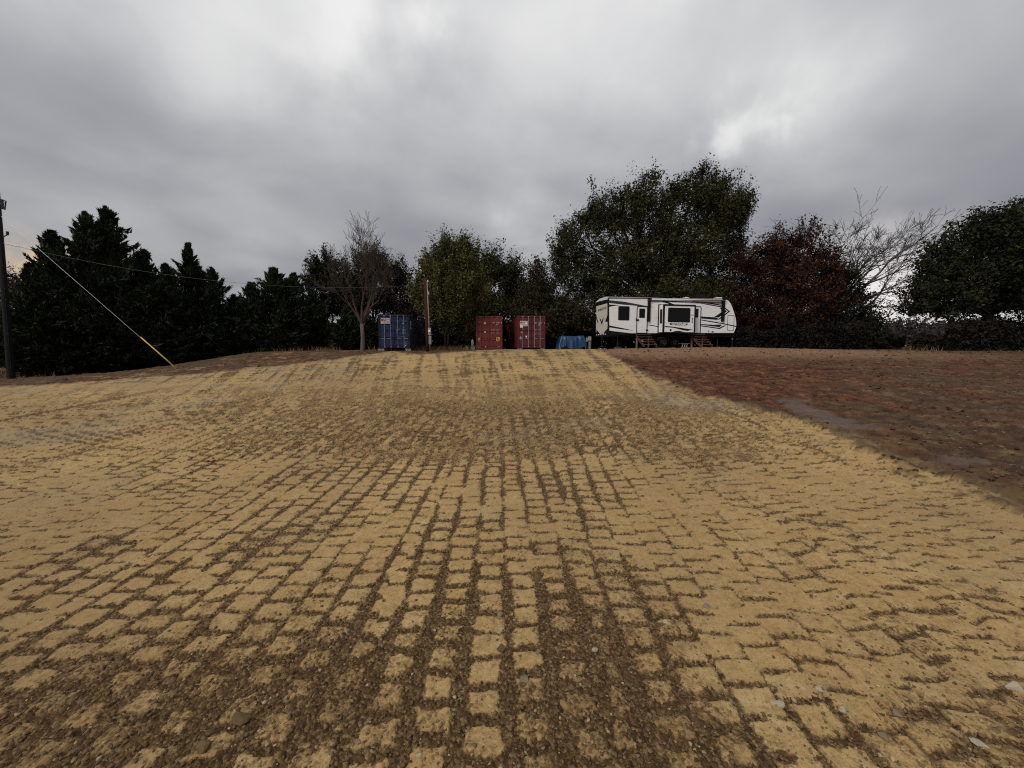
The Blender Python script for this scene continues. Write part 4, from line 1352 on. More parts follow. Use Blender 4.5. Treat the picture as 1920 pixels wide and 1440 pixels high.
def panel(bx, y, th, r, mat, name, parent=None):
    loop = rrect(*bx, r)
    return MB().prism([(a, y - th, c) for a, c in loop], [(a, y, c) for a, c in loop]).build(name, mat, parent or trailer)


def ring(bx, y, th, r, w, mat, name, parent=None):
    o_ = rrect(*bx, r)
    i_ = rrect(bx[0] + w, bx[1] - w, bx[2] + w, bx[3] - w, max(0.01, r - w))
    m, n = MB(), len(o_)
    for k in range(n):
        q = (k + 1) % n
        m.prism([(o_[k][0], y - th, o_[k][1]), (o_[q][0], y - th, o_[q][1]), (i_[q][0], y - th, i_[q][1]), (i_[k][0], y - th, i_[k][1])],
                [(o_[k][0], y, o_[k][1]), (o_[q][0], y, o_[q][1]), (i_[q][0], y, i_[q][1]), (i_[k][0], y, i_[k][1])])
    return m.build(name, mat, parent or trailer)


WID = 2.5
prof = [(305, 540), (430, 556), (560, 571), (1715, 567), (1728, 540), (1745, 500), (1745, 450), (1738, 400), (1722, 340), (1702, 280), (1682, 235), (1660, 205), (1635, 193), (1600, 186), (1400, 181), (800, 176), (305, 172)]
pl = [rv(*p) for p in prof]
pl[0] = (0.0, pl[0][1])
pl[-1] = (0.0, pl[-1][1])
body = MB().prism([(s_, 0, t_) for s_, t_ in pl], [(s_, WID, t_) for s_, t_ in pl]).build('body', M['rvwhite'], trailer, bevel=0.03)
TOP = rv(600, 172)[1]
BOT = rv(900, 570)[1]
LEN = rv(1740, 450)[0]
# roof, roof edge trim, chassis
MB().prism([(0.02, 0.03, TOP), (0.02, WID - 0.03, TOP), (0.02, WID * 0.75, TOP + 0.13), (0.02, WID * 0.25, TOP + 0.13)],
           [(LEN - 1.2, 0.03, rv(1560, 183)[1]), (LEN - 1.2, WID - 0.03, rv(1560, 183)[1]), (LEN - 1.2, WID * 0.75, TOP), (LEN - 1.2, WID * 0.25, TOP)]).build('roof', M['white'], trailer)
side_poly([(305, 166), (1600, 178), (1600, 186), (305, 176)], -0.002, M['black'], 'roof_trim', th=0.03)
for bx_, y_, w_, h_, nm in ((860, 130, 120, 45, 'air_conditioner'), (1320, 130, 130, 45, 'air_conditioner'), (1525, 165, 80, 20, 'skylight'), (1160, 165, 60, 10, 'roof_vent')):
    s_ = rv(bx_, 150, 1.25)[0]
    wd = w_ / 6 * 33 / FPX
    zt_ = rv(bx_, y_, 1.0)[1]
    m = MB()
    m.prism([(s_ - wd / 2, 0.85, TOP + 0.02), (s_ + wd / 2, 0.85, TOP + 0.02), (s_ + wd / 2, 1.6, TOP + 0.02), (s_ - wd / 2, 1.6, TOP + 0.02)],
            [(s_ - wd / 2 + 0.08, 0.92, max(zt_, TOP + 0.16)), (s_ + wd / 2 - 0.05, 0.92, max(zt_, TOP + 0.16)), (s_ + wd / 2 - 0.05, 1.5, max(zt_, TOP + 0.16)), (s_ - wd / 2 + 0.08, 1.5, max(zt_, TOP + 0.16))])
    m.build(nm, M['black'] if nm == 'air_conditioner' else M['white'], trailer, bevel=0.02)
MB().box(0.7, LEN - 0.35, 0.12, WID - 0.12, BOT - 0.20, BOT - 0.002).box(0.5, 0.8, 0.1, WID - 0.1, BOT - 0.16, BOT + 0.04).build('chassis', M['black'], trailer)
side_poly([(300, 541), (430, 556), (560, 570), (1722, 566), (1716, 578), (560, 580), (300, 600)], 0.0, M['black'], 'skirt', th=0.03)
MB().tube([(LEN - 0.4, 0.5, BOT - 0.1), (LEN + 1.0, WID / 2, BOT - 0.14)], 0.06, 6).tube([(LEN - 0.4, WID - 0.5, BOT - 0.1), (LEN + 1.0, WID / 2, BOT - 0.14)], 0.06, 6).build('tow_frame', M['black'], trailer)
for s_ in (rv(1010, 600)[0] - 0.45, rv(1010, 600)[0] + 0.48):
    for y_ in (0.12, WID - 0.34):
        w = MB()
        rt = 0.37
        for k in range(1):
            n = 24
            rings = [(0.0, rt - 0.06), (0.03, rt), (0.19, rt), (0.22, rt - 0.06)]
            rows = [[(s_ + r_ * math.cos(2 * math.pi * j / n), y_ + dy, rt + r_ * math.sin(2 * math.pi * j / n)) for j in range(n + 1)] for dy, r_ in rings]
            w.grid(rows)
        wh = w.build('wheel', M['rubber'], trailer, smooth=True)
        rm = MB()
        p = [(s_ + 0.22 * math.cos(2 * math.pi * j / 18), rt + 0.22 * math.sin(2 * math.pi * j / 18)) for j in range(18)]
        rm.prism([(a, y_ + 0.03, c) for a, c in p], [(a, y_ + 0.19, c) for a, c in p])
        rm.build('rim', M['decal_grey'], wh)
        hb = MB()
        p = [(s_ + 0.06 * math.cos(2 * math.pi * j / 10), rt + 0.06 * math.sin(2 * math.pi * j / 10)) for j in range(10)]
        hb.prism([(a, y_ + 0.012, c) for a, c in p], [(a, y_ + 0.03, c) for a, c in p]).build('hub', M['black'], wh)
MB().box(rv(1010, 600)[0] - 0.95, rv(1010, 600)[0] + 0.98, 0.10, 0.36, 0.78, 0.82).build('fender', M['black'], trailer)
for s_, nm in ((rv(232, 640, 0.9)[0], 0.9), (rv(405, 650, 0.35)[0], 0.35), (rv(1530, 650, 0.35)[0], 0.35), (rv(1708, 650, 0.2)[0], 0.3)):
    MB().tube([(s_, nm, 0.02), (s_, nm, BOT - 0.05)], 0.028, 8).box(s_ - 0.10, s_ + 0.10, nm - 0.1, nm + 0.1, -0.04, 0.02).build('stabiliser_jack', M['decal_grey'], trailer)
MB().tube([rv_ for rv_ in ((rv(1695, 640, 0.3)[0], 0.3, rv(1695, 640, 0.3)[1]), (rv(1695, 622, 0.3)[0] + 0.06, 0.3, rv(1695, 622, 0.3)[1]))], 0.05, 8).build('jack_motor', M['steel'], trailer)

# stripes on the side
D_ = M['decal']; G_ = M['decal_grey']
for pts, mt in (
    ([(312, 197), (480, 214), (600, 236), (740, 264), (835, 276), (740, 273), (560, 254), (470, 247), (312, 228)], G_),
    ([(312, 246), (440, 252), (360, 262), (312, 272)], D_),
    ([(312, 481), (450, 508), (600, 541), (450, 524), (312, 502)], D_),
    ([(745, 470), (860, 488), (860, 498), (745, 477)], D_),
    ([(850, 200), (965, 214), (1045, 244), (1000, 244), (900, 214)], D_),
    ([(1215, 206), (1400, 217), (1585, 250), (1585, 262), (1400, 232)], D_),
    ([(1290, 224), (1430, 240), (1585, 268), (1585, 280), (1430, 252)], G_),
    ([(1342, 379), (1490, 389), (1532, 398), (1545, 412), (1520, 418), (1342, 403)], D_),
    ([(1490, 388), (1590, 324), (1556, 282), (1585, 280), (1638, 322), (1545, 392)], D_),
    ([(1606, 272), (1674, 323), (1556, 412), (1530, 418), (1548, 402), (1652, 323), (1606, 288)], D_),
    ([(1342, 414), (1500, 438), (1744, 486), (1742, 498), (1600, 468), (1342, 423)], D_),
    ([(1342, 466), (1500, 474), (1562, 470), (1582, 478), (1552, 500), (1342, 474)], D_),
    ([(1342, 480), (1548, 508), (1606, 481), (1626, 482), (1556, 522), (1342, 490)], D_),
):
    side_poly(pts, -0.001, mt, 'stripe')
side_poly([(297, 176), (312, 176), (312, 540), (297, 540)], -0.002, M['black'], 'corner_trim', th=0.012)
# window, doors
b1 = box_of(415, 265, 540, 423)
f_ = panel(b1, -0.001, 0.02, 0.07, M['black'], 'window')
panel((b1[0] + 0.05, b1[1] - 0.05, b1[2] + 0.05, b1[3] - 0.05), -0.0215, 0.004, 0.05, M['glass'], 'pane', f_)
MB().box(b1[0] + 0.04, b1[1] - 0.04, -0.032, -0.026, (b1[2] + b1[3]) / 2 - 0.1, (b1[2] + b1[3]) / 2 - 0.07).build('sash', M['black'], f_)


def entry_door(bx, wx):
    d = panel(bx, -0.001, 0.016, 0.10, M['rvwhite'], 'door')
    ring((bx[0] - 0.01, bx[1] + 0.01, bx[2], bx[3] + 0.01), -0.0175, 0.02, 0.11, 0.062, M['black'], 'door_frame', d)
    p = panel(wx, -0.0175, 0.012, 0.04, M['glass'], 'pane', d)
    return d


bd = box_of(620, 266, 742, 572)
dr = entry_door(bd, box_of(650, 292, 714, 396))
MB().box(bd[0] + 0.02, bd[0] + 0.20, -0.07, -0.02, rv(630, 428)[1], rv(630, 412)[1]).box(bd[0] - 0.05, bd[0] + 0.04, -0.05, -0.004, rv(630, 432)[1], rv(630, 400)[1]).build('handle', M['black'], dr)
MB().box(bd[1] - 0.12, bd[1] + 0.08, -0.05, -0.02, rv(735, 540)[1], rv(735, 528)[1]).build('hinge', M['black'], dr)
s2 = box_of(1180, 266, 1342, 572)
dr2 = entry_door((s2[1] - (bd[1] - bd[0]), s2[1], s2[2], s2[3]), box_of(1248, 292, 1316, 392))
ring(box_of(1643, 366, 1717, 538), -0.001, 0.012, 0.05, 0.028, M['black'], 'storage_hatch_seal')
for a, c in ((1432, 545), (1476, 552)):
    bb = box_of(a - (5 if a < 1450 else 12), c - 5, a + (5 if a < 1450 else 12), c + 6)
    MB().box(bb[0], bb[1], -0.02, -0.001, bb[2], bb[3]).build('service_hatch', M['black'] if a > 1450 else M['decal_grey'], trailer)
# awning: roller along the roof edge and two folded arms
a0, a1 = rv(755, 188, -0.12), rv(1615, 192, -0.12)
aw = MB().tube([(a0[0], -0.10, a0[1]), (a1[0], -0.10, a1[1])], 0.075, 10).build('awning_roller', M['white'], trailer, smooth=True)
MB().box(a0[0] - 0.02, a1[0] + 0.02, -0.06, -0.004, a0[1] - 0.14, a0[1] - 0.075).build('awning_rail', M['black'], trailer)
for xx in (764, 1598):
    q0, q1 = rv(xx - 10, 192, -0.1), rv(xx + 10, 436, -0.1)
    MB().box(q0[0], q1[0], -0.12, -0.004, q1[1], q0[1]).build('awning_arm', M['black'], trailer)
    MB().box(q0[0] - 0.03, q1[0] + 0.03, -0.20, -0.05, q0[1] - 0.02, q0[1] + 0.12).build('awning_end', M['black'], trailer)
# slide-out room
SD = 0.72
sl = box_of(925, 248, 1281, 556, -SD)
sroot = MB().box(sl[0], sl[1], -SD, -0.001, sl[2], sl[3]).build('slide_out', M['rvwhite'], trailer)
fw = 0.11
mb = MB().box(sl[0] - 0.02, sl[1] + 0.02, -SD - 0.02, -SD - 0.001, sl[3] - fw, sl[3] + 0.02)
mb.box(sl[0] - 0.02, sl[0] + fw * 0.8, -SD - 0.02, -SD - 0.001, sl[2], sl[3] - fw).box(sl[1] - fw * 0.9, sl[1] + 0.02, -SD - 0.02, -SD - 0.001, sl[2], sl[3] - fw)
mb.box(sl[0] - 0.02, sl[0] - 0.001, -SD - 0.001, -SD + 0.10, sl[2], sl[3] + 0.02)
mb.build('slide_flange', M['black'], sroot)
MB().box(sl[0] - 0.06, sl[0] - 0.001, -0.06, -0.002, sl[2] - 0.05, sl[3] + 0.06).box(sl[0] - 0.06, sl[1] + 0.06, -0.06, -0.002, sl[3] + 0.001, sl[3] + 0.08).build('wall_seal', M['black'], sroot)
MB().box(sl[0], sl[1], -SD - 0.01, -0.1, sl[2] - 0.09, sl[2] - 0.001).build('slide_floor', M['black'], sroot)
# narrow window on its rear-facing wall
yl = [(-SD + 0.21, -SD + 0.50)]
pz0, pz1 = rv(890, 460, -0.3)[1], rv(890, 300, -0.3)[1]
loop = rrect(-SD + 0.20, -SD + 0.50, pz0, pz1, 0.06)
wv = MB().prism([(sl[0] - 0.02, a, c) for a, c in loop], [(sl[0] - 0.001, a, c) for a, c in loop]).build('window', M['black'], sroot)
loop = rrect(-SD + 0.235, -SD + 0.465, pz0 + 0.035, pz1 - 0.035, 0.04)
MB().prism([(sl[0] - 0.024, a, c) for a, c in loop], [(sl[0] - 0.0205, a, c) for a, c in loop]).build('pane', M['glass'], wv)
bw = box_of(975, 283, 1224, 445, -SD)
fw_ = panel(bw, -SD - 0.001, 0.02, 0.09, M['black'], 'window', sroot)
panel((bw[0] + 0.05, bw[1] - 0.05, bw[2] + 0.05, bw[3] - 0.05), -SD - 0.0215, 0.004, 0.05, M['glass'], 'pane', fw_)
for pts, mt in (([(938, 487), (1040, 496), (1200, 520), (1255, 527), (1195, 543), (1130, 532), (1040, 508), (938, 499)], D_),
                ([(1222, 359), (1264, 363), (1264, 369), (1222, 366)], D_),
                ([(1020, 555), (1050, 546), (1075, 541), (1110, 543), (1160, 555)], M['black'])):
    side_poly(pts, -SD - 0.001, mt, 'stripe', sroot)
cx_, cz_ = rv(1004, 533, -SD)
m = MB(); disc(m, cx_, cz_, 0.085, -SD - 0.001, 18, 0.015); m.build('round_vent', M['black'], sroot)


def on_side(x0, y0, x1, y1, y):
    bb = box_of(x0, y0, x1, y1, y)
    return lambda a, b_: (bb[0] + (bb[1] - bb[0]) * a, y - 0.003, bb[2] + (bb[3] - bb[2]) * b_)


lettering('MOMENTUM', on_side(1004, 456, 1198, 480, -SD), D_, sroot, 0.35)
side_poly([(992, 455), (1015, 455), (1009, 466), (1003, 478), (998, 470)], -SD - 0.001, D_, 'emblem', sroot)
lettering('G-CLASS', on_side(1095, 481, 1184, 488, -SD), M['decal_grey'], sroot, 0.3)
vb = box_of(1243, 392, 1255, 455, -SD)
m = MB()
for k in range(4):
    m.box(vb[0], vb[1], -SD - 0.004, -SD - 0.001, vb[2] + (vb[3] - vb[2]) * (k / 4 + 0.03), vb[2] + (vb[3] - vb[2]) * (k / 4 + 0.2))
m.build('emblem', D_, sroot)
bb = box_of(1243, 462, 1250, 484, -SD)


# rear wall
def rear_poly(pts, mat, name, x=-0.001, th=0.004, parent=None):
    q = [rvr(a, c) for a, c in pts]
    return MB().prism([(x - th, a, c) for a, c in q], [(x, a, c) for a, c in q]).build(name, mat, parent or trailer)


rp = rear_poly([(222, 352), (470, 285), (474, 560), (448, 700), (474, 850), (372, 985), (312, 985), (222, 868), (222, 640)], M['beige'], 'rear_panel', th=0.02)
rear_poly([(210, 268), (486, 195), (486, 275), (210, 350)], M['black'], 'rear_header', th=0.03)
rear_poly([(215, 252), (330, 205), (330, 222), (215, 268)], M['rvwhite'], 'rear_cap', th=0.04)
rear_poly([(352, 198), (486, 172), (486, 196), (352, 220)], M['rvwhite'], 'rear_cap', th=0.04)
rear_poly([(474, 275), (498, 268), (498, 985), (474, 985)], M['black'], 'corner_trim', th=0.03)
rear_poly([(210, 985), (490, 962), (490, 1030), (210, 1040)], M['black'], 'rear_bumper', th=0.06)
for pts, mt in (([(292, 606), (342, 668), (398, 598), (344, 775)], D_), ([(318, 628), (343, 690), (370, 622), (343, 655)], M['beige']),
                ([(222, 545), (246, 640), (272, 745), (246, 712), (222, 640)], D_), ([(474, 545), (452, 610), (420, 690), (440, 705), (474, 690)], D_),
                ([(222, 870), (300, 962), (292, 985), (222, 920)], D_), ([(474, 852), (398, 935), (410, 968), (474, 900)], D_)):
    rear_poly(pts, mt, 'stripe', -0.0215 if mt is D_ else -0.0262, 0.004, rp)
def rq(a, b_):
    y0, z0 = rvr(258, 470)
    y1, z1 = rvr(452, 405)
    f = (y0 - y1)
    zz = z0 + (z1 - z0) * a
    return (-0.026, y0 + (y1 - y0) * a, zz - 0.02 + 0.20 * b_)


lettering('MOMENTUM', rq, D_, rp, 0.3)
for k in range(6):
    a, c = 232 + k * 40, 997 - k * 3.6
    rear_poly([(a, c - 8), (a + 20, c - 10), (a + 20, c + 6), (a, c + 8)], M['lens'], 'marker_lamp', -0.0605, 0.012)

# ------------------------------------------------------------------ steps at the doors
def steps(label, x0, x1, ytop, n=5):
    s0, _ = rv(x0, ytop, -0.1)
    s1, _ = rv(x1, ytop, -0.1)
    zt_ = rv((x0 + x1) / 2, ytop, -0.1)[1]
    o_ = O0 + UX * s0 - WX * 0.05
    base = Vector((o_.x, o_.y, RVZ - 0.05))
    root = empty('wooden_steps', base, RV_ANG, label, 'steps', 'steps at the trailer doors')
    w = s1 - s0
    h = zt_ + 0.05
    rise, run = h / n, 0.25
    for k in range(n):
        z1 = h - k * rise
        MB().box(0, w, -(k + 1) * run - 0.03, -k * run, z1 - 0.045, z1).build('tread', M['wood'], root)
    for xx in (0.03, w - 0.08):
        m = MB()
        m.prism([(xx, 0.0, h - 0.05), (xx, 0.0, h - 0.32), (xx, -n * run + 0.1, 0.0), (xx, -n * run - 0.02, 0.0), (xx, -n * run, rise * 0.6)],
                [(xx + 0.05, 0.0, h - 0.05), (xx + 0.05, 0.0, h - 0.32), (xx + 0.05, -n * run + 0.1, 0.0), (xx + 0.05, -n * run - 0.02, 0.0), (xx + 0.05, -n * run, rise * 0.6)])
        m.build('stringer', M['wood'], root)
        MB().box(xx - 0.02, xx + 0.07, -0.09, 0.0, -0.05, h - 0.33).build('post', M['wood_pale'], root)


steps('red-brown wooden steps below the rear trailer door', 618, 765, 580)
steps('red-brown wooden steps below the front trailer door, beside the slide-out', 1238, 1372, 580)

# odds and ends under and beside the trailer
q = O0 + UX * rv(1100, 690, 0.4)[0] - WX * 0.35
jr = empty('jack_stand', (q.x, q.y, gz(q.x, q.y)), RV_ANG, 'pale metal jack stands crossed on the ground under the trailer slide-out', 'jack stand')
for k in range(3):
    MB().tube([(-0.28 + 0.2 * k, 0, -0.05), (-0.12 + 0.2 * k, 0, 0.34)], 0.028, 6).build('leg', M['steel'], jr)
    MB().tube([(-0.04 + 0.2 * k, 0.08, -0.05), (-0.20 + 0.2 * k, 0.08, 0.34)], 0.028, 6).build('leg', M['steel'], jr)
MB().box(-0.34, 0.36, -0.06, 0.14, 0.33, 0.36).build('top_plate', M['steel'], jr)
q = O0 + UX * rv(370, 714, 0.4)[0] - WX * 0.2
bl = empty('timber_board', (q.x, q.y, gz(q.x, q.y) + 0.0), RV_ANG + 0.1, 'pale board lying on the ground below the trailer rear', 'board')
MB().box(-0.3, 0.3, -0.08, 0.08, 0.01, 0.06).build('plank', M['wood_pale'], bl)
MB().box(-0.22, -0.14, -0.12, 0.12, -0.03, 0.01).box(0.14, 0.22, -0.12, 0.12, -0.03, 0.01).build('bearer', M['wood_pale'], bl)

# hook-up pedestal
q = P(1105, 650, 32.0)
pe = empty('power_pedestal', (q.x, 32.0, gz(q.x, 32.0)), 0, 'grey power hook-up post between the blue tarp and the trailer', 'pedestal')
top = P(1105, 631, 32).z - gz(q.x, 32.0)
MB().box(-0.06, 0.06, -0.05, 0.05, -0.3, top - 0.2).build('post', M['wood_pale'], pe)
MB().box(-0.15, 0.13, -0.13, -0.052, top - 0.34, top).build('meter_box', M['steel'], pe, bevel=0.015)
MB().box(-0.30, -0.16, -0.12, -0.03, top - 0.42, top - 0.10).build('outlet_box', M['pvc'], pe, bevel=0.01)
MB().tube([(0.10, -0.08, top - 0.34), (0.10, -0.08, -0.2)], 0.022, 6).build('conduit', M['pvc'], pe)

# ------------------------------------------------------------------ blue tarp over a heap
def tarp():
    q = P(1071, 650, 34.2)
    b0 = gz(q.x, 34.2)
    root = empty('tarpaulin', (q.x, 34.2, b0), 0, 'bright blue tarpaulin draped over a low stack beside the maroon container', 'tarpaulin')
    h = P(1071, 630, 34.2).z - b0
    nx, ny = 46, 34
    V = []
    for j in range(ny):
        row = []
        for i in range(nx):
            u, v = -1 + 2 * i / (nx - 1), -1 + 2 * j / (ny - 1)
            du, dv = max(0, abs(u) - 0.80), max(0, abs(v) - 0.72)
            e = math.hypot(du / 0.20, dv / 0.28) * (1 + 0.12 * math.sin(u * 5.0 + 1.0))
            z = h * (1 - min(1, e) ** 1.7)
            fold = 0.30 * float(fbm(np.array([u * 2.3 + 0.9 * v]), np.array([v * 2.0 - 0.6 * u + 4.0]), 4, 9, 0.6)[0]) + 0.03 * math.sin(u * 17 + 6 * v)
            k = min(1, e) * (1 - 0.3 * min(1, e))
            x = u * (1.16 + 0.18 * min(1, e)) + fold * k * 0.5
            y = v * 1.0 + fold * k * 1.5
            z += 0.03 * float(pn(np.array([u * 3.1]), np.array([v * 3.3]), 8)[0]) - 0.05 * (1 - e) * max(0, 1 - abs(u * 1.2)) * (e < 1) + 0.02 * fold * 8 * k * (1 - k)
            row.append((x, y, max(z, -0.04 + 0.02 * math.sin(u * 9 + v * 11))))
        V.append(row)
    MB().grid(V).build('sheet', M['tarp'], root, smooth=True)
    MB().box(-0.9, 0.9, -0.6, 0.6, 0.0, h - 0.16).build('stack', M['wood_pale'], root)
    m = MB()
    for sx in (-1, 1): m.tube([(sx * 1.0, -0.98, 0.35), (sx * 1.1, -1.15, -0.02)], 0.012, 5)
    m.build('tie_rope', M['wood_pale'], root)


tarp()

# pale scrap beside the brick-red container
q = P(886, 655, 34.0)
sc_ = empty('water_heater', (q.x, 34.0, gz(q.x, 34.0)), 0.2, 'pale grey upright metal tank leaning by the brick-red container', 'tank')
MB().tube([(0.03, 0, 0.02), (0.0, 0, 0.75), (-0.005, 0, 0.86)], [0.12, 0.12, 0.05], 12).build('shell', M['pvc'], sc_, smooth=True)
MB().box(-0.17, 0.20, -0.16, 0.16, -0.05, 0.22).build('stand', M['steel'], sc_, bevel=0.01)
MB().tube([(0, 0, 0.85), (0, 0, 0.95)], 0.025, 6).build('pipe_stub', M['steel'], sc_)
q = P(708, 658, 29.6)
db = empty('plastic_sheet', (q.x, 29.6, surf(q.x, 29.6)), 0.3, 'scrap of white plastic lying left of the blue container', 'litter')
MB().grid([[(-0.16 + 0.08 * i, -0.12 + 0.08 * j, 0.02 + 0.035 * abs(math.sin(i * 2.1 + j * 1.7))) for i in range(5)] for j in range(4)]).build('sheet', M['white'], db, smooth=True)

# ------------------------------------------------------------------ poles and wires
YP = 22.0
pb = P(21, 709, YP)
pb.z = gz(pb.x, YP)
ptop = P(-6, 358, YP)
up_ = empty('utility_pole', pb, 0, 'dark creosoted utility pole at the left edge with insulators', 'utility pole')
ax = (ptop - pb)
MB().tube([ax * -0.03, Vector((0, 0, 0)), ax * 0.5, ax], [0.165, 0.16, 0.135, 0.11], 14).build('shaft', M['pole_dark'], up_, smooth=True)


def lp(px, py, Y=YP):
    return P(px, py, Y) - pb


br = MB().tube([ax * 0.93, lp(8, 380)], 0.03, 6).build('bracket', M['steel'], up_)
MB().tube([lp(4, 374), lp(5, 392)], [0.06, 0.05], 10).tube([lp(11, 377), lp(9, 393)], 0.03, 8).tube([lp(4, 375), lp(11, 377)], 0.025, 6).tube([lp(5, 391), lp(9, 393)], 0.025, 6).build('fuse_cutout', M['decal_grey'], up_)
MB().tube([ax * 0.755, lp(14, 440)], 0.025, 6).tube([lp(14, 441), lp(14, 434)], [0.05, 0.06], 8).build('insulator', M['decal_grey'], up_)
m = MB()
for k in range(8): m.tube([ax * (0.25 + 0.06 * k) + Vector((0.14, -0.1, 0)), ax * (0.25 + 0.06 * k) + Vector((0.17, -0.12, 0))], 0.012, 5)
m.build('staple', M['steel'], up_)
MB().tube([ax * 0.02 + Vector((0.155, -0.09, 0)), ax * 0.7 + Vector((0.12, -0.09, 0))], 0.022, 6).build('ground_wire', M['pole_dark'], up_)

gw_a = P(2, 405, YP)
gw_b = P(331, 694, 21.5)
gw_b.z = surf(gw_b.x, 21.5) + 0.02
gy_ = empty('guy_wire', gw_b, 0, 'slanting guy wire with a yellow guard running from utility pole to ground', 'guy wire')
dv = gw_a - gw_b
MB().tube([Vector((0, 0, -0.05)), dv], 0.007, 6).build('strand', M['steel'], gy_)
MB().tube([dv * 0.004, dv * 0.205], 0.022, 8).build('guard', M['yellow'], gy_, smooth=True)
MB().tube([dv * -0.02, dv * 0.012], 0.014, 6).box(-0.03, 0.03, -0.03, 0.03, -0.12, 0.02).build('anchor_rod', M['steel'], gy_)

YS = 27.0
sb = P(803, 663, YS)
sb.z = gz(sb.x, YS)
st_ = P(797.5, 521, YS)
sp_ = empty('service_pole', sb, 0, 'red-brown wooden service pole with grey conduit and meter in front of containers', 'service pole')
ax2 = st_ - sb
MB().tube([ax2 * -0.05, ax2 * 0.5, ax2], [0.155, 0.145, 0.125], 12).build('shaft', M['pole_red'], sp_, smooth=True)
c0, c1 = P(807.5, 663, YS) - sb - Vector((0, 0.14, 0)), P(801.5, 529, YS) - sb - Vector((0, 0.12, 0))
cv = c1 - c0
MB().tube([c0 * 1.0 - Vector((0, 0, 0.1)), c0 + cv * 0.5, c1], 0.038, 8).build('conduit', M['pvc'], sp_, smooth=True)
MB().tube([c1 + Vector((0, 0, -0.03)), c1 + Vector((0.05, 0, 0.06)), c1 + Vector((0.11, 0, 0.02))], [0.05, 0.065, 0.04], 8).build('weatherhead', M['white'], sp_, smooth=True)
MB().box(c0.x - 0.10, c0.x + 0.10, c0.y - 0.13, c0.y - 0.03, c0.z + cv.z * 0.26, c0.z + cv.z * 0.36).build('meter_box', M['steel'], sp_, bevel=0.015)
MB().tube([(c0.x, c0.y - 0.13, c0.z + cv.z * 0.315), (c0.x, c0.y - 0.22, c0.z + cv.z * 0.315)], 0.075, 12).build('meter', M['lens'], sp_)
MB().box(c0.x - 0.07, c0.x + 0.11, c0.y - 0.12, c0.y - 0.03, c0.z + cv.z * 0.13, c0.z + cv.z * 0.25).build('breaker_box', M['pvc'], sp_, bevel=0.012)
MB().box(c0.x - 0.03 + cv.x * 0.8, c0.x + 0.12 + cv.x * 0.8, c0.y - 0.06, c0.y + 0.06, c0.z + cv.z * 0.82, c0.z + cv.z * 0.86).build('strap', M['steel'], sp_)
m = MB()
pts = [c1 + Vector((0.11, 0, 0.0)), c1 + Vector((0.24, -0.02, -0.18)), c1 + Vector((0.26, -0.02, -0.36)), c1 + Vector((0.16, -0.02, -0.40))]
m.tube(pts, 0.012, 5).build('drip_loop', M['wire'], sp_)
MB().tube([Vector((st_.x - sb.x - 0.16, -0.02, ax2.z - 0.42)), Vector((st_.x - sb.x + 0.1, -0.02, ax2.z - 0.42))], 0.02, 6).build('hook', M['steel'], sp_)

wa, wb = P(3, 455, YP), P(796, 533, YS)
sw = empty('service_wire', wa, 0, 'overhead service cable sagging from the utility pole to the service pole', 'cable')
pts = []
for k in range(31):
    t_ = k / 30
    p = wa.lerp(wb, t_) - wa
    p.z -= 4 * 1.05 * t_ * (1 - t_)
    pts.append(p)
MB().tube(pts, 0.008, 6).build('cable', M['wire'], sw, smooth=True)
MB().tube([pts[0] + Vector((0, 0.01, 0.0)), pts[1]], 0.03, 6).build('clamp', M['steel'], sw)
up2 = empty('upper_wire', P(4, 402, YP), 0, 'thin upper wire leaving the utility pole toward the trees', 'cable')
p1 = P(-250, 395, 20) - P(4, 402, YP)
MB().tube([Vector((0, 0, 0)), p1 * 0.5 - Vector((0, 0, 0.3)), p1], 0.012, 5).build('cable', M['wire'], up2)

# ------------------------------------------------------------------ stones
def stone_mesh(seed, n=2):
    bm = bmesh.new()
    bmesh.ops.create_icosphere(bm, subdivisions=n, radius=1.0)
    r = np.random.default_rng(seed)
    fl = r.normal(size=(11, 3))
    fl /= np.linalg.norm(fl, axis=1, keepdims=True)
    cut = r.uniform(0.42, 0.8, 11)
    for v in bm.verts:
        p = np.array(v.co)
        for f_i, c_ in zip(fl, cut):            # chipped faces
            dd = p @ f_i
            if dd > c_: p = p - f_i * (dd - c_)
        v.co = p * (1 + 0.03 * r.normal())
    me = bpy.data.meshes.new('stone')
    bm.to_mesh(me)
    bm.free()
    return me


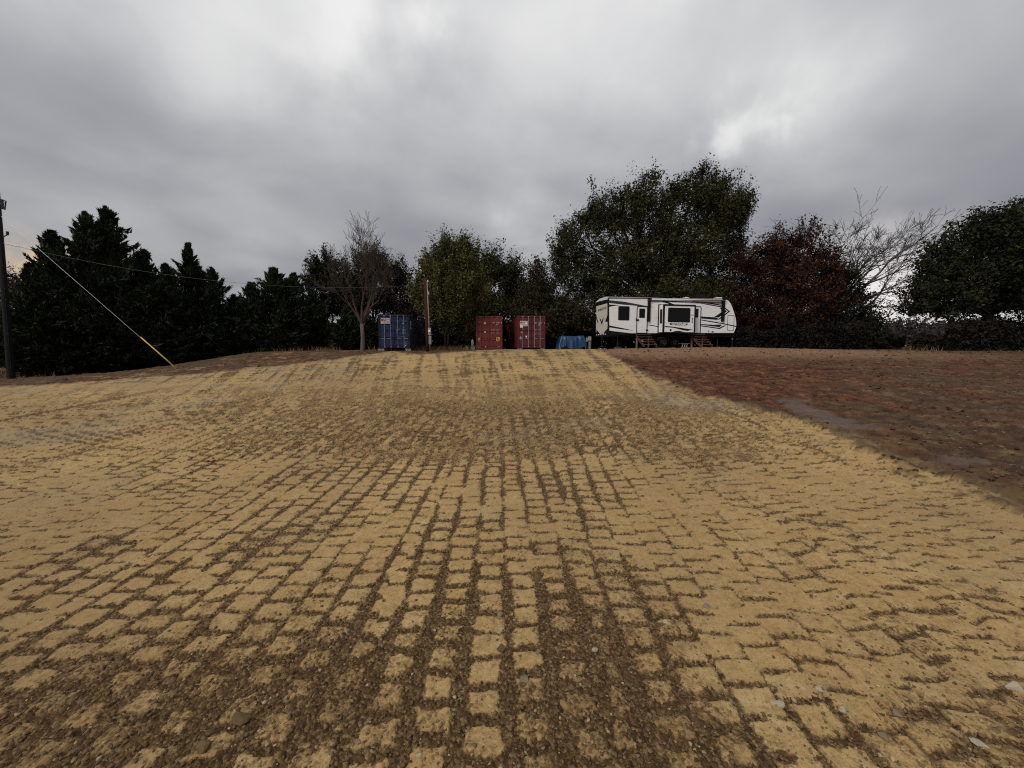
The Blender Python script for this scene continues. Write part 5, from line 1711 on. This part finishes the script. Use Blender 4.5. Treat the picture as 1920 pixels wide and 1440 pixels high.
stone_mats = {k: plain('stone_' + k, c, 0.85, var=0.35, scale=40, bump=0.5, bscale=90) for k, c in dict(
    tan=(0.44, 0.32, 0.16), grey=(0.27, 0.215, 0.14), dark=(0.15, 0.105, 0.055), white=(0.50, 0.43, 0.32), brown=(0.20, 0.13, 0.065), ochre=(0.36, 0.24, 0.10)).items()}
for m_ in stone_mats.values():
    m_.node_tree.nodes['Principled BSDF'].inputs['Specular IOR Level'].default_value = 0.1
    m_.node_tree.nodes['Principled BSDF'].inputs['Roughness'].default_value = 0.95
for px, py, sz, mt, lab in (
    (911, 1202, 22, 'tan', 'pale tan angular stone, largest above the dark crumbly strip in the foreground'),
    (981, 1277, 22, 'grey', 'grey rounded stone in the middle of the dark crumbly strip'),
    (939, 1226, 19, 'dark', 'dark brown stone just below the pale tan angular stone'),
    (1009, 1229, 16, 'grey', 'small grey stone right of the dark brown stone'),
    (1061, 1331, 24, 'ochre', 'ochre flat stone low in the dark crumbly strip'),
    (1071, 1294, 17, 'brown', 'brown stone right of the grey rounded stone'),
    (1018, 1291, 14, 'brown', 'small brown stone touching distance from the grey rounded stone'),
    (1116, 1225, 12, 'white', 'small whitish stone on the right border of the dark strip'),
    (939, 1155, 14, 'grey', 'small grey stone at the top of the dark crumbly strip'),
    (1249, 1172, 11, 'white', 'small pale stone among the squares right of centre'),
    (651, 1186, 12, 'white', 'small whitish stone among the squares left of centre'),
    (450, 1357, 30, 'dark', 'big dark brown clod of earth low in the left foreground'),
    (384, 1410, 22, 'brown', 'brown stone at the lower left, below the big dark clod'),
    (1462, 1327, 22, 'white', 'long white chip of stone in the lower right foreground'),
    (1538, 1297, 16, 'white', 'white chip of stone above the long white chip'),
    (1582, 1337, 16, 'white', 'white rounded stone right of the long white chip'),
    (1680, 1347, 19, 'grey', 'pale grey stone in the lower right gravel'),
    (1901, 1297, 22, 'white', 'white stone at the right edge of the foreground'),
    (1839, 1404, 15, 'white', 'white chip in the bottom right corner gravel'),
    (1656, 1393, 18, 'grey', 'mottled grey stone at the bottom right'),
    (1464, 1230, 20, 'ochre', 'ochre rounded stone on the right of the foreground squares'),
    (1382, 1140, 13, 'ochre', 'small ochre stone right of centre in the mid foreground'),
    (1324, 1142, 13, 'grey', 'small grey stone beside the small ochre stone'),
    (1262, 1028, 13, 'grey', 'grey stone sitting on a light square right of centre'),
    (787, 1426, 12, 'white', 'small white stone at the bottom edge left of centre'),
):
    x, y = hit(px, py)
    r_ = sz / 2 * math.hypot(x, y) / FPX * 1.1 * (0.8 if px > 1400 else 1.0)
    me = stone_mesh(px * 7 + py)
    ob = link_mesh('stone', me, stone_mats[mt])
    rr = np.random.default_rng(px)
    long_ = 1.6 if 'chip' in lab else 1.15
    ob.scale = (r_ * long_, r_ * rr.uniform(0.75, 1.0), r_ * rr.uniform(0.6, 0.8))
    ob.rotation_euler = (rr.uniform(-0.2, 0.2), rr.uniform(-0.2, 0.2), rr.uniform(-1.2, 1.2))
    ob.location = (x, y, surf(x, y) + r_ * 0.12)
    tag(ob, lab, 'stone', 'loose stones on the graded pad')


def gravel():
    """loose crumbs and pebbles: far too many to count"""
    protos = []
    for k in range(6):
        me = stone_mesh(500 + k, 1)
        V = np.array([v.co[:] for v in me.vertices])
        F = np.array([p.vertices[:] for p in me.polygons])
        protos.append((V, F))
        bpy.data.meshes.remove(me)
    n = 60000
    y = 1.15 + rng.uniform(0, 1, n) ** 1.7 * 8.0
    x = rng.uniform(-1.5, 1.5, n) * (y + 0.5)
    H, A = ground_fields(x, y)
    prob = np.clip(A['dark'] * 0.55 + 0.02 + 0.35 * np.exp(-((x - 2.2) / 0.9) ** 2 - ((y - 1.6) / 0.5) ** 2), 0, 1) * (1 - A['soil'] * 0.6)
    sel = rng.uniform(0, 1, n) < prob
    x, y, H = x[sel], y[sel], H[sel]
    sz = 0.0032 + 0.0105 * rng.uniform(0, 1, len(x)) ** 3.2 + 0.0006 * y
    sets = {k: ([], [], 0) for k in ('crumb', 'pebble')}
    out = {'crumb': [[], [], 0], 'pebble': [[], [], 0]}
    for i in range(len(x)):
        V, F = protos[i % 6]
        a = rng.uniform(0, 6.28)
        c, s_ = math.cos(a), math.sin(a)
        S = V * (sz[i] * np.array([1.2, 0.9, 0.7]))
        Vr = np.stack([S[:, 0] * c - S[:, 1] * s_ + x[i], S[:, 0] * s_ + S[:, 1] * c + y[i], S[:, 2] + H[i] + sz[i] * 0.25], 1)
        o_ = out['pebble' if (i % 9 == 0) else 'crumb']
        o_[0].append(Vr)
        o_[1].append(F + o_[2])
        o_[2] += len(V)
    for k, mt in (('crumb', plain('soil_crumb', (0.155, 0.10, 0.048), 0.95, var=0.6, scale=25)), ('pebble', plain('pale_pebble', (0.36, 0.27, 0.15), 0.95, var=0.5, scale=20))):
        me = quick_mesh('gravel', np.concatenate(out[k][0]), np.concatenate(out[k][1]), True)
        tag(link_mesh('gravel' if k == 'pebble' else 'soil_crumbs', me, mt), kind='stuff')


gravel()


def clods(name, mat, x, y, sz, sink=0.2):
    protos = []
    for k in range(5):
        me = stone_mesh(900 + k, 1)
        protos.append((np.array([v.co[:] for v in me.vertices]), np.array([p.vertices[:] for p in me.polygons])))
        bpy.data.meshes.remove(me)
    H, _ = ground_fields(x, y)
    VV, FF, n0 = [], [], 0
    for i in range(len(x)):
        V, F = protos[i % 5]
        a = rng.uniform(0, 6.28)
        c, s_ = math.cos(a), math.sin(a)
        S = V * (sz[i] * np.array([1.25, 0.9, 0.7]))
        VV.append(np.stack([S[:, 0] * c - S[:, 1] * s_ + x[i], S[:, 0] * s_ + S[:, 1] * c + y[i], S[:, 2] + H[i] + sz[i] * sink], 1))
        FF.append(F + n0)
        n0 += len(V)
    tag(link_mesh(name, quick_mesh(name, np.concatenate(VV), np.concatenate(FF)), mat), kind='stuff')


def scatter_clods():
    # churned soil right of the pad and along its left margin
    n = 26000
    y = 3.0 + rng.uniform(0, 1, n) ** 1.3 * 27
    x = np.where(rng.uniform(0, 1, n) < 0.82, rng.uniform(0.1, 1.45, n), rng.uniform(-1.5, -0.6, n)) * (y + 0.5)
    _, A = ground_fields(x, y)
    cl = fbm(x * 0.6, y * 0.9, 3, 400)
    keep = (A['soil'] > 0.5) & (A['wet'] < 0.2) & (cl + rng.uniform(-0.3, 0.3, n) > 0.06)
    x, y = x[keep][:5200], y[keep][:5200]
    sz = (0.012 + 0.05 * rng.uniform(0, 1, len(x)) ** 3) * (0.6 + 0.03 * y)
    half = np.arange(len(x)) % 3 == 0
    clods('soil_clods', plain('dark_clod', (0.075, 0.034, 0.018), 0.95, var=0.6, scale=1.5), x[~half], y[~half], sz[~half])
    clods('soil_clods', plain('pale_clod', (0.20, 0.125, 0.075), 0.95, var=0.5, scale=1.5), x[half], y[half], sz[half] * 0.8)
    # loose gravel on the middle of the pad
    n = 22000
    y = 4.8 + rng.uniform(0, 1, n) ** 1.2 * 12
    x = rng.uniform(-1.1, 0.9, n) * (y * 0.75)
    _, A = ground_fields(x, y)
    keep = (A['soil'] < 0.2) & (A['dark'] + rng.uniform(-0.35, 0.35, n) > 0.42)
    x, y = x[keep][:5500], y[keep][:5500]
    sz = 0.008 + 0.017 * rng.uniform(0, 1, len(x)) ** 2.5 + 0.0008 * y
    clods('gravel', plain('mid_gravel', (0.23, 0.155, 0.075), 0.95, var=0.6, scale=3), x, y, sz)


scatter_clods()

for o in bpy.data.objects:
    if o.name.startswith(('lettering', 'data_plate', 'staple', 'tie_rope')):
        o['kind'] = 'stuff'
